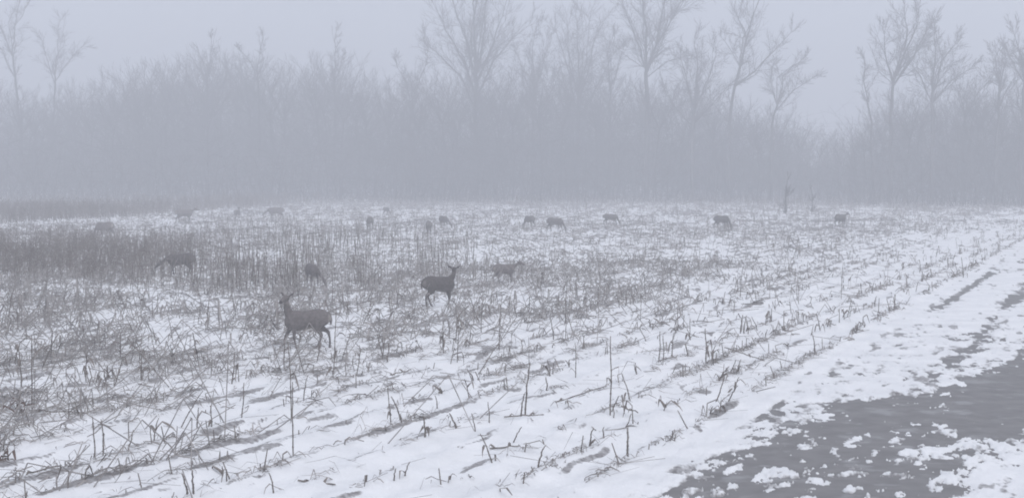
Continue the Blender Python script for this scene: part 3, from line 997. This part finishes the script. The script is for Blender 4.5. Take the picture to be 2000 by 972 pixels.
NAMED = [
    (63, 812, 67, 652, 'tall thin bare corn stalk at the left side, beside a rusty clump of leaves', 0, {}),
    (185, 894, 188, 810, 'upright corn stalk, left one of the pair in the lower left corner', 0, {}),
    (201, 889, 206, 814, 'upright corn stalk, right one of the pair in the lower left corner', 1, {}),
    (366, 975, 367, 931, 'short thick corn stub at the bottom edge, left and lower one of a pair', 0, dict(thick=1.3)),
    (379, 975, 375, 921, 'short thick corn stub at the bottom edge, right and higher one of a pair', 0, dict(thick=1.3)),
    (534, 974, 534, 930, 'lone thin corn stub at the bottom edge below the tall paired stalks', 0, {}),
    (573, 891, 570, 740, 'tall corn stalk rooted nearest below the closest deer, front one of two in line', 0, {}),
    (569, 824, 570, 668, 'tall leafy corn stalk right below the closest deer, rear one of two in line', 2, {}),
    (472, 823, 480, 751, 'slim corn stalk standing alone left of the two tall stalks below the closest deer', 0, {}),
    (353, 837, 390, 761, 'long corn stalk leaning right over clear snow at lower left', 0, {}),
    (250, 882, 264, 844, 'short pale corn stalk leaning right, right of the lower left pair', 0, {}),
    (301, 870, 302, 823, 'short dark corn stalk with a tangled foot, left of the long leaning stalk', 2, {}),
    (154, 824, 153, 795, 'stubby corn stalk with flat leaves at its foot, right of the rusty clump', 2, {}),
    (595, 737, 574, 667, 'corn stalk leaning left towards the tall leafy stalk below the closest deer', 0, {}),
    (385, 845, 387, 800, 'thin corn stub just right of the foot of the long leaning stalk', 0, {}),
    (413, 842, 418, 798, 'corn stub with folded leaves two steps right of the long leaning stalk', 2, {}),
    (436, 929, 433, 905, 'little forked corn stub alone on clean snow at the bottom, left of centre', 1, {}),
    (593, 789, 595, 737, 'plain corn stalk right beside the tall leafy stalk below the closest deer', 0, {}),
    (763, 830, 763, 755, 'straight corn stalk crossed by a fallen stem, standing by a dark furrow', 1, {}),
    (854, 803, 855, 774, 'short straight corn stub on clean snow right of the stem-crossed stalk', 0, {}),
    (916, 784, 912, 743, 'corn stalk with one long leaf bent over to the left, roof-like', 2, {}),
    (928, 845, 928, 807, 'straight short corn stalk, left one of two before the thick double stalk', 0, {}),
    (956, 831, 956, 787, 'straight short corn stalk, right one of two before the thick double stalk', 0, {}),
    (1018, 812, 1019, 761, 'shorter stem of the thick double corn stalk in the lower middle', 0, dict(thick=1.4)),
    (1026, 814, 1029, 707, 'taller stem of the thick double corn stalk in the lower middle', 0, dict(thick=1.6)),
    (1002, 868, 1015, 830, 'bare corn stick leaning right out of clean snow below the thick double stalk', 0, {}),
    (1124, 745, 1127, 673, 'slim corn stalk between the thick double stalk and the tallest lone stalk', 1, {}),
    (1192, 818, 1196, 661, 'tallest lone corn stalk in the lower right of the field, leafy waist', 2, dict(thick=1.25)),
    (1199, 820, 1200, 793, 'short corn stub at the foot of the tallest lone stalk', 0, {}),
    (770, 950, 770, 918, 'thin corn stub at the bottom, left of the one with a drooping leaf', 0, {}),
    (791, 943, 792, 914, 'corn stub with one drooping leaf pointing right at the bottom', 1, {}),
    (1164, 843, 1164, 833, 'tiny dark corn stub alone in the snow below the tallest lone stalk', 0, dict(thick=1.3)),
    (975, 692, 975, 590, 'tall straight corn stalk with a heap of leaves at its foot, below the stepping deer', 2, {}),
    (893, 715, 896, 619, 'tall slender corn stalk below the alert dark deer', 1, {}),
    (1105, 671, 1106, 590, 'tall straight corn stalk right of the stalk with the heap of leaves', 0, {}),
    (1081, 667, 1081, 623, 'short thick corn stalk just left of a tall straight one', 0, dict(thick=1.4)),
    (1287, 715, 1292, 653, 'left stem of the upright corn bunch near the last rows', 1, dict(thick=1.3)),
    (1296, 712, 1297, 660, 'middle stem of the upright corn bunch near the last rows', 0, dict(thick=1.2)),
    (1313, 707, 1311, 657, 'right stem of the upright corn bunch near the last rows', 1, dict(thick=1.2)),
    (1347, 669, 1347, 627, 'lone corn stalk behind the upright bunch near the last rows', 1, {}),
    (1251, 632, 1250, 590, 'corn stalk standing behind the upright bunch, towards the middle of the field', 1, {}),
    (757, 709, 757, 665, 'corn stalk with a curled foot right of the closest deer', 2, {}),
    (1379, 715, 1380, 646, 'dark bushy corn stalk wrapped in hanging leaves beside the last rows', 4, dict(thick=1.4)),
    (1390, 712, 1392, 680, 'short leafy corn stub leaning on the dark bushy stalk', 3, dict(thick=1.3)),
    (1397, 789, 1421, 742, 'bare corn stick leaning far right out of the last row', 0, dict(thick=1.2)),
    (1433, 768, 1438, 734, 'corn stub with drooping dark leaves at the field edge by the road', 4, {}),
    (1446, 660, 1446, 624, 'first stub from the left in the row of close-set corn stubs', 0, dict(thick=1.3)),
    (1453, 660, 1453, 622, 'second stub from the left in the row of close-set corn stubs', 0, dict(thick=1.2)),
    (1461, 659, 1462, 626, 'third stub from the left in the row of close-set corn stubs', 0, dict(thick=1.2)),
    (1480, 651, 1470, 621, 'left-leaning stub at the right end of the row of close-set corn stubs', 0, dict(thick=1.2)),
    (1495, 640, 1496, 612, 'bent corn stub with a low leaf right of the close-set stubs', 2, {}),
    (1592, 691, 1589, 653, 'tallest corn stub near the road end of the last row, with spiky foot', 1, dict(thick=1.3)),
    (1514, 609, 1512, 589, 'small corn stub behind the close-set stubs', 1, {}),
    (1667, 660, 1662, 645, 'last small corn stub of the row beside the wide snowy verge', 0, {}),
    (1446, 584, 1446, 521, 'dark upright corn stalk with a tufted foot in the right half of the field', 2, dict(thick=1.4)),
    (1491, 562, 1491, 525, 'dark corn stalk with crooked leaves right of the upright tufted one', 2, dict(thick=1.4)),
    (1560, 596, 1559, 547, 'pale upright corn stalk between the dark stalks and the thin lone one', 0, {}),
    (1643, 586, 1643, 514, 'thin lone tall corn stalk on the smooth snow at right', 0, {}),
    (1746, 612, 1748, 590, 'spiky corn stub at the edge of the snowy verge on the right', 2, {}),
    (1720, 633, 1720, 612, 'small straight corn stub left of the spiky one on the right', 0, {}),
    (1789, 572, 1790, 550, 'small corn stub in the last row behind the spiky one', 0, {}),
    (1881, 544, 1881, 503, 'leafy corn stalk at the end of the last row by the road, with ragged head', 4, dict(thick=1.5)),
    (650, 606, 650, 488, 'very tall thin corn stalk just behind the rump of the closest deer', 0, {}),
    (940, 652, 938, 585, 'dark corn stalk with hanging leaf below the alert deer, right side', 3, dict(thick=1.3)),
    (650, 745, 663, 600, 'long corn stalk leaning right of the hind legs of the closest deer', 1, {}),
    (446, 585, 446, 470, 'tall stalk standing clear of the right end of the weed patch', 0, {}),
]
for (bx, by, tx, ty, lab, nl, kw) in NAMED:
    stalk_px(bx, by, tx, ty, lab, leaves=nl, **kw)
for (bx, by) in ((36, 806), (44, 812), (30, 811)):
    stalk_px(bx, by, bx + srnd.uniform(-9, 6), by - 36, 'rusty leafed corn stub in the reddish clump at the left edge', 'reddish clump of corn stubs at the left edge', leaves=3, rusty=True, name='corn_stub')
for (bx, by) in ((8, 892), (16, 898), (4, 902)):
    stalk_px(bx, by, bx + srnd.uniform(-6, 8), by - 34, 'dark corn stub in the clump at the left edge near the bottom corner', 'dark clump of corn stubs in the bottom left corner', leaves=3, rusty=True, name='corn_stub')

# fallen stalks that lie across the snow
def fallen(x0, y0, x1, y1, label, rise=0.02, rise2=.02, r=.011):
    a, b_ = at(x0, y0), at(x1, y1)
    a.z, b_.z = float(gz(a.x, a.y)) + rise, float(gz(b_.x, b_.y)) + rise2
    n = 6
    P = np.array([a.lerp(b_, k / n)[:] for k in range(n + 1)])
    P[1:-1] += np.random.default_rng(int(x0)).normal(0, .008, (n - 1, 3))
    P -= np.array(a[:])
    bag = Bag()
    rd = np.linspace(r, r * .75, n + 1)
    bag.tubes(P[:-1], P[1:], rd[:-1], rd[1:], 6)
    t = link('fallen_stalk', None, loc=a)
    tag(t, label, 'corn stalk', 'broken corn stalks lying on the snow')
    link('stem', bag.mesh('stem', M_STALK, True), t)
    for j in range(2):
        lf = link('leaf', srnd.choice(LEAVES), t, loc=P[1 + j * 3], rot=(0, 0, srnd.uniform(0, 6.28)))
        lf.scale = (.8, .8, .5)


for args in ((985, 820, 1062, 823, 'fallen corn stalk lying across the foot of the thick double stalk'),
             (957, 884, 1014, 877, 'fallen corn stalk below the bare leaning stick, ends bent'),
             (55, 930, 120, 923, 'fallen corn stalk at the bottom left, left of the dark furrow'),
             (70, 815, 170, 822, 'fallen corn stalk behind the lower left pair'),
             (270, 757, 345, 768, 'fallen corn stalk with dark end under the left tangle'),
             (582, 949, 655, 953, 'fallen corn stalk near the bottom edge, left of centre'),
             (762, 772, 800, 767, 'fallen stem crossing the straight stalk by the dark furrow', .25, .3),
             (1085, 790, 1185, 762, 'dark fallen corn stalk in the furrow left of the tallest lone stalk'),
             (935, 735, 1010, 662, 'corn stalk leaning across the heap of leaves below the stepping deer', .02, .45),
             (250, 715, 330, 766, 'long corn stalk slanting down right through the left tangle', .5, .03),
             (1213, 813, 1246, 817, 'short fallen stem right of the foot of the tallest lone stalk', .12, .05),
             (1285, 712, 1330, 706, 'dark fallen corn stalk at the foot of the upright bunch'),
             (1415, 707, 1490, 716, 'fallen corn stalk with a raised end in the last rows', .2, .03),
             (1515, 660, 1562, 657, 'short fallen corn stalk lying in the last row near the road'),
             (250, 560, 285, 590, 'pale fallen stalk in front of the weed patch', .35, .03),
             (1125, 626, 1185, 624, 'short fallen corn stalk lying flat right of the tall straight stalk')):
    fallen(*args)

# the rest of the standing stubble: individual stalks on the rows
GRP = [
    ('short broken corn stub in the open rows nearest the road', 'corn stubs in the open rows nearest the road'),
    ('dead corn stalk in the dense tangle left of and around the near deer', 'corn stalks in the dense tangle around the near deer'),
    ('thin upright dead stalk in the stand behind the near deer', 'thin upright stalks behind the near deer'),
]
cnt = 0
lim = 300 - len(NAMED) - 6 - 16
while cnt < lim:
    g = srnd.random()
    if g < .30:                                       # open rows
        v = ROW0 + ROWSP * srnd.choice([0, 0, 1, 1, 2, 3, 4, 5, 6]) + srnd.gauss(0, .05)
        u = 14.5 + 50 * srnd.random() ** 1.3
        x, y = xy_of(u, v)
        if abs(x / y) > .43:
            continue
        stalk(x, y, srnd.choice([.12, .18, .22, .3, .4]) * srnd.uniform(.8, 1.2), (srnd.gauss(0, .2), srnd.gauss(0, .2)), *GRP[0],
              leaves=srnd.choice((0, 1, 1, 2)), broken=srnd.random() < .2, name='corn_stub', thick=srnd.uniform(.8, 1.7))
    elif g < .68:                                     # tangle
        px, py = srnd.uniform(-20, 1150), srnd.uniform(565, 770)
        p = at(px, py)
        u, v = uv_of(p.x, p.y)
        if v < 11.5:
            continue
        v = ROW0 + round((v - ROW0) / ROWSP) * ROWSP + srnd.gauss(0, .08)
        x, y = xy_of(u, v)
        stalk(x, y, srnd.uniform(.3, 1.0), (srnd.gauss(0, .25), srnd.gauss(0, .25)), *GRP[1], leaves=srnd.choice((1, 2, 2, 3)), broken=srnd.random() < .4, thick=srnd.uniform(.7, 1.4))
    else:                                             # thin stand behind
        px, py = srnd.gauss(620, 200), srnd.uniform(470, 570)
        if px < 380 or px > 1300:
            continue
        p = at(px, py)
        stalk(p.x, p.y, srnd.uniform(.6, 1.35), (srnd.gauss(0, .06), srnd.gauss(0, .06)), *GRP[2], leaves=srnd.choice((0, 1, 1)))
    cnt += 1


# ------------------------------------------------------------------ litter, far stubble and weeds: nobody could count them
def leaf_strips(bag, x, y, z, L, Wd, lift, az, g):
    """bent leaf strips: lie or arch above the snow"""
    n = len(x)
    k = 5
    t = np.linspace(0, 1, k)[None, :]
    side = g.normal(0, .18, n)[:, None]
    cx = x[:, None] + np.cos(az)[:, None] * (t - .5) * L[:, None] - np.sin(az)[:, None] * side * (t - .5) ** 2 * 4 * L[:, None]
    cy = y[:, None] + np.sin(az)[:, None] * (t - .5) * L[:, None] + np.cos(az)[:, None] * side * (t - .5) ** 2 * 4 * L[:, None]
    pk = g.uniform(.25, .75, n)[:, None]
    prof = np.where(t < pk, t / pk, (1 - t) / (1 - pk))
    cz = z[:, None] + .012 + lift[:, None] * prof + g.normal(0, .012, (n, k))
    C = np.stack([cx, cy, cz], 2)
    roll = g.uniform(-1.2, 1.2, n)[:, None]
    wv = Wd[:, None] * (1 - .75 * np.abs(2 * t - .8) ** 2.0 * .6)
    Wv = np.stack([-np.sin(az)[:, None] * np.cos(roll) * wv, np.cos(az)[:, None] * np.cos(roll) * wv, np.sin(roll) * wv], 2)
    bag.strips(C, Wv)


def scatter(n, d0, d1, g, rowfrac=.72, amax=.43):
    """points in the field between distances d0 and d1, weighted by the stubble density, mostly on the rows"""
    X, Y = [], []
    tot = 0
    while tot < n:
        m = n * 3
        D = np.sqrt(g.uniform(d0 * d0, d1 * d1, m))
        tx = g.uniform(-amax, amax, m)
        y = D
        x = D * tx
        u, v = uv_of(x, y)
        on = g.random(m) < np.interp(v, [10, 16], [max(rowfrac, .93), rowfrac])
        v = np.where(on, ROW0 + np.round((v - ROW0) / ROWSP) * ROWSP + g.normal(0, 1, m) * np.interp(v, [10, 16], [.06, .12]), v)
        patch = np.clip(2.6 * fbm(u * .55, v * .8, 203, 3) - .75, .05, 1)
        ri = np.round((v - ROW0) / ROWSP)
        roww = np.interp(v, [11, 16], [1, 0]) * (hash2(ri, ri * 0, 5) - .45) * 1.5 + 1
        patch = patch * np.clip(roww, .25, 1.8)
        keep = (g.random(m) < field_density(u, v) * patch) & (v > ROW0 - .25)
        x, y = xy_of(u, v)
        X.append(x[keep]); Y.append(y[keep])
        tot += keep.sum()
    return np.concatenate(X)[:n], np.concatenate(Y)[:n]


def litter():
    g = np.random.default_rng(77)
    bag = Bag()
    # shorter pieces near, longer bundles far away
    for (n, d0, d1, ls, ws, lf) in ((4200, 13.5, 28, .26, .0062, .05), (6200, 28, 55, .36, .0135, .11), (6800, 55, 100, .5, .016, .10), (8000, 100, 190, .9, .026, .16)):
        x, y = scatter(n, d0, d1, g)
        z = gz(x, y)
        u, v = uv_of(x, y)
        dn = np.interp(v, [5, 10, 14], [.45, .8, 1.25])
        # leaves lie every way, stems mostly along the rows
        leaf_strips(bag, x, y, z, ls * g.lognormal(0, .45, n) * np.minimum(dn, 1), ws * g.uniform(.6, 1.7, n), lf * g.gamma(1.2, 1.0, n) * dn, g.uniform(0, 6.28, n), g)
        m = n // 3
        x, y = scatter(m, d0, d1, g, .5)
        z = gz(x, y)
        az = np.where(g.random(m) < .5, math.pi / 2 - TH + g.normal(0, .35, m), g.uniform(0, 6.28, m))
        L = ls * 1.3 * g.lognormal(0, .5, m)
        tilt = np.abs(g.normal(0, .16, m)) * np.where(g.random(m) < .3, 2.2, .5)
        P0 = np.stack([x, y, z + .008], 1)
        P1 = P0 + np.stack([np.cos(az) * np.cos(tilt), np.sin(az) * np.cos(tilt), np.sin(tilt)], 1) * L[:, None]
        rr_ = ws * .55 * g.uniform(.6, 1.3, m)
        bag.tubes(P0, P1, rr_, rr_ * .8, 3)
    # leaning straws of the tangle round the near deer
    n = 5200
    x, y = scatter(n, 14.5, 50, g, .6)
    u, v = uv_of(x, y)
    k_ = (g.random(n) < np.interp(v, [8, 10, 12], [.06, .4, 1])) & (g.random(n) < np.clip(2.2 * fbm(u * .3, v * .4, 221, 3) - .45, .1, 1))
    x, y = x[k_], y[k_]
    n = len(x)
    L = .55 * g.lognormal(0, .4, n)
    tl = g.uniform(.1, 1.15, n); az = np.where(g.random(n) < .5, math.pi / 2 - TH + g.normal(-.5, .5, n), g.uniform(0, 6.28, n))
    P0 = np.stack([x, y, gz(x, y) - .01], 1)
    P1 = P0 + np.stack([np.cos(az) * np.cos(tl), np.sin(az) * np.cos(tl), np.sin(tl)], 1) * L[:, None]
    bag.tubes(P0, P1, np.full(n, .0095), np.full(n, .007), 3)
    f_ = g.random(n) < .45
    az2 = az[f_] + g.normal(0, .7, f_.sum())
    P2 = P1[f_] + np.stack([np.cos(az2) * .6, np.sin(az2) * .6, -g.uniform(.3, 1.0, f_.sum())], 1) * (L[f_] * g.uniform(.3, .7, f_.sum()))[:, None]
    bag.tubes(P1[f_], P2, np.full(len(P2), .009), np.full(len(P2), .006), 3)
    tag(link('corn_litter', bag.mesh('corn_litter', M_LITTER)), kind='stuff')
    # short stubs left by the harvester and thin standing stems
    bag = Bag()
    for (n, d0, d1, h0, h1, r) in ((500, 14, 30, .05, .28, .009), (1500, 30, 60, .08, .5, .011), (2600, 60, 110, .15, .75, .011), (1500, 110, 185, .3, .9, .018)):
        x, y = scatter(n, d0, d1, g, .85)
        z = gz(x, y)
        h = h0 + (h1 - h0) * g.random(n) ** 2.2
        P0 = np.stack([x, y, z - .02], 1)
        P1 = P0 + np.stack([g.normal(0, .16, n) * h, g.normal(0, .16, n) * h, h], 1)
        bag.tubes(P0, P1, np.full(n, r), np.full(n, r * .7), 4)
        # a folded leaf on half of them
        k = n // 2
        d = g.uniform(0, 6.28, k)
        l = g.uniform(.12, .35, k)
        C0 = P1[:k]
        C1 = C0 + np.stack([np.cos(d) * l * .6, np.sin(d) * l * .6, l * .15], 1)
        C2 = C1 + np.stack([np.cos(d) * l * .5, np.sin(d) * l * .5, -np.minimum(h[:k], l)], 1)
        wv = np.stack([-np.sin(d), np.cos(d), d * 0 + .3], 1) * (r * 1.3)
        bag.strips(np.stack([C0, C1, C2], 1), np.stack([wv, wv, wv * .4], 1))
    # thin stand of stalks behind the near deer, left of the middle
    n = 3400
    px = g.normal(590, 200, n); py = 425 + 150 * g.random(n)
    kp = .5 * vnoise(px * .03, py * .05, 301) + .5 * vnoise(px * .011, py * .03, 302) + g.normal(0, .14, n) > .62
    px, py = px[kp], py[kp]
    n = len(px)
    Dd = CAM_H * F / (py - HZ)
    x, y = (px - 1000) * Dd / F, Dd
    h = g.uniform(.35, 1.25, n)
    P0 = np.stack([x, y, gz(x, y) - .02], 1)
    P1 = P0 + np.stack([g.normal(0, .07, n) * h, g.normal(0, .07, n) * h, h], 1)
    bag.tubes(P0, P1, np.full(n, .009), np.full(n, .006), 4)
    tag(link('stubble', bag.mesh('stubble', M_STALK)), kind='stuff')


litter()


def weeds(name, n, region, h0, h1, seed, twigs=4, rad=.008):
    g = np.random.default_rng(seed)
    bag = Bag()
    x, y, f = region(n, g)
    n = len(x)
    z = gz(x, y)
    h = (h0 + (h1 - h0) * g.random(n)) * f
    P0 = np.stack([x, y, z - .03], 1)
    P1 = P0 + np.stack([g.normal(0, .12, n), g.normal(0, .12, n), np.ones(n)], 1) * h[:, None]
    bag.tubes(P0, P1, np.full(n, rad), np.full(n, rad * .6), 3)
    for k in range(twigs):
        t = g.uniform(.3, 1, n)[:, None]
        a = P0 + (P1 - P0) * t
        b = a + np.stack([g.normal(0, .5, n), g.normal(0, .5, n), g.uniform(-.1, .9, n)], 1) * (h * .28)[:, None]
        bag.tubes(a, b, np.full(n, rad * .8), np.full(n, rad * .9), 3)
    tag(link(name, bag.mesh(name, M_WEED)), kind='stuff')


def weed_patch(n, g):
    px = g.uniform(-330, 600, n)
    py = g.uniform(462, 572, n)
    m = sstep(570, 180, px + 90 * (vnoise(px * .02, py * .05, 8) - .5)) * sstep(566, 520, py + 26 * (vnoise(px * .03, py * .1, 9) - .5)) * sstep(460, 490, py + 10 * vnoise(px * .05, py * .1, 19))
    keep = g.random(n) < m
    px, py = px[keep], py[keep]
    D = CAM_H * F / (py - HZ)
    x, y = (px - 1000) * D / F, D
    return x, y, .35 + .85 * vnoise(x * .6, y * .6, 12) + .5 * (g.random(len(x)) < .06)


def far_edge(n, g):
    px = np.where(g.random(n) < .42, g.uniform(-330, 560, n), g.uniform(-330, 2400, n))
    lo = np.interp(px, [-300, 0, 260, 420, 560, 700, 1300, 1500, 1700, 1850, 2000, 2400], [446, 438, 424, 410, 402, 397, 399, 404, 402, 392, 388, 387])
    py = 384.5 + (lo - 384.5) * g.random(n) ** np.interp(px, [300, 600], [.9, 1.5])
    D = CAM_H * F / (py - HZ)
    x, y = (px - 1000) * D / F, D
    return x, y, .35 + 1.1 * vnoise(x * .15, y * .15, 14) ** 1.5 + .9 * (g.random(len(x)) < .05) * sstep(150, 180, D)


weeds('dead_weeds', 11000, weed_patch, .35, 1.1, 31, 4, .008)
weeds('field_edge_weeds', 17000, far_edge, .5, 1.3, 32, 2, .024)

# ------------------------------------------------------------------ the mist itself
bm = bmesh.new()
bmesh.ops.create_cube(bm, size=1.0)
me = bpy.data.meshes.new('haze')
bm.to_mesh(me)
bm.free()
hz = link('haze', me, loc=(0, 0, (46 - 1.2) / 2))
hz.scale = (2000, 2000, 46 + 1.2)
hz.location.z = (46 - 1.2) / 2
tag(hz, kind='stuff')
mh = bpy.data.materials.new('haze')
mh.use_nodes = True
nt = mh.node_tree
nt.nodes.clear()
out = nt.nodes.new('ShaderNodeOutputMaterial')
pv = nt.nodes.new('ShaderNodeVolumePrincipled')
pv.inputs['Color'].default_value = (0.872, 0.888, 0.918, 1)
pv.inputs['Density'].default_value = HAZE
pv.inputs['Anisotropy'].default_value = 0.1
nt.links.new(pv.outputs['Volume'], out.inputs['Volume'])
me.materials.append(mh)

# ------------------------------------------------------------------ labels of the many: look first, then the nearest landmark
def pix(p):
    d = Vector((p[0], p[1], p[2] - CAM_H))
    d.rotate(Matrix.Rotation(PITCH, 3, 'X'))
    return 1000 + F * d.x / d.y, 486 - F * d.z / d.y


MARKS = [(597, 640, 'the closest deer'), (862, 570, 'the alert dark deer'), (986, 535, 'the paler stepping deer'), (612, 545, 'the round-backed deer'),
         (250, 510, 'the weed patch'), (65, 760, 'the tall left-edge stalk'), (193, 860, 'the lower left pair'),
         (571, 800, 'the two tall stalks in line'), (1022, 780, 'the thick double stalk'), (1194, 760, 'the tallest lone stalk'),
         (975, 660, 'the leaf-heap stalk'), (1300, 690, 'the upright bunch'), (1380, 690, 'the dark bushy stalk'),
         (1460, 645, 'the close-set stubs'), (1446, 560, 'the dark tufted stalk'), (1643, 560, 'the thin lone stalk'), (1590, 680, 'the spiky-footed tall stub'),
         (1748, 605, 'the spiky verge stub'), (1881, 530, 'the ragged roadside stalk'), (372, 960, 'the bottom-edge pair'),
         (360, 820, 'the long leaning stalk'), (763, 800, 'the stem-crossed stalk'), (790, 935, 'the drooping-leaf stub'),
         (1105, 640, 'the tall middle stalk'), (350, 520, 'the deer in the weeds'), (914, 765, 'the roof-leaf stalk')]
TREE_MARKS = [(928, 'the fan-shaped tree'), (1130, 'the round-headed tree'), (1262, 'the thick forked tree'), (1352, 'the dark bushy tree'),
              (1430, 'the leaning tree'), (1510, 'the small V-shaped tree'), (1695, 'the thin crooked tree'), (1740, 'the steep-limbed tree'),
              (1818, 'the spreading tree'), (1946, 'the dense upright tree'), (36, 'the curving leftmost trunk'), (112, 'the faint left tree'),
              (410, 'the left sapling spike'), (508, 'the middle sapling spike'), (655, 'the right sapling spike'), (800, 'the low fan-side tree')]


def settle(items):
    """items: (object, label, sort keys) - part equal labels by their place where two or three share one"""
    by = {}
    for o, lab, key in items:
        by.setdefault(lab, []).append((key, o))
    for lab, lst in by.items():
        lst.sort(key=lambda t: t[0])
        names = {1: [''], 2: [', left one', ', right one'], 3: [', leftmost one', ', middle one', ', rightmost one']}.get(len(lst))
        if names is None:
            names = [f', {w} from left' for w in ('first', 'second', 'third', 'fourth', 'fifth', 'sixth', 'seventh', 'eighth', 'ninth', 'tenth')]
            names = names if len(lst) <= 10 else None
        for k, (_, o) in enumerate(lst):
            o['label'] = lab + names[k] if names else lab


its = []
for o in COL.objects:
    if o.get('group') in [g_[1] for g_ in GRP]:
        px, py = pix(o.location)
        h = max(c.scale.z for c in o.children if c.name.startswith('stem'))
        n = sum(c.name.startswith('leaf') for c in o.children)
        ln = o.rotation_euler.y
        q = min(MARKS, key=lambda m: math.hypot(m[0] - px, (m[1] - py) * 1.6))
        dx, dy = px - q[0], py - q[1]
        side = ('right of' if dx > 0 else 'left of') if abs(dx) > 1.3 * abs(dy) else ('in front of' if dy > 0 else 'behind')
        size = 'stubby' if h < .2 else 'short' if h < .4 else 'knee-high' if h < .65 else 'waist-high' if h < 1 else 'tall'
        lean = 'right-leaning' if ln > .14 else 'left-leaning' if ln < -.14 else 'upright'
        leafy = ('leafless', 'one-leafed', 'two-leafed', 'shaggy')[min(n, 3)]
        its.append((o, f'{size} {lean} {leafy} corn stalk {side} {q[2]}', px))
settle(its)
its = []
for o in COL.objects:
    if o.get('group') == 'bare trees packed into the misty wood':
        px, py = pix(o.location)
        q = min(TREE_MARKS, key=lambda m: abs(m[0] - px))
        side = 'right of' if px > q[0] else 'left of'
        s_ = F / o.location.y
        ty = HZ + CAM_H * s_ - o.scale.z * 17.5 * s_
        rel = skyline(px) - ty
        size = 'taller' if rel > 22 else 'shorter' if rel < 4 else 'middling'
        dd = o.location.y + 30 * float(sstep(1560, 1760, px)) - 12 * float(sstep(800, 500, px))
        rank = 'front' if dd < 212 else 'middle' if dd < 228 else 'rear'
        its.append((o, f'{size} {rank}-rank bare tree {side} {q[1]}', px))
settle(its)
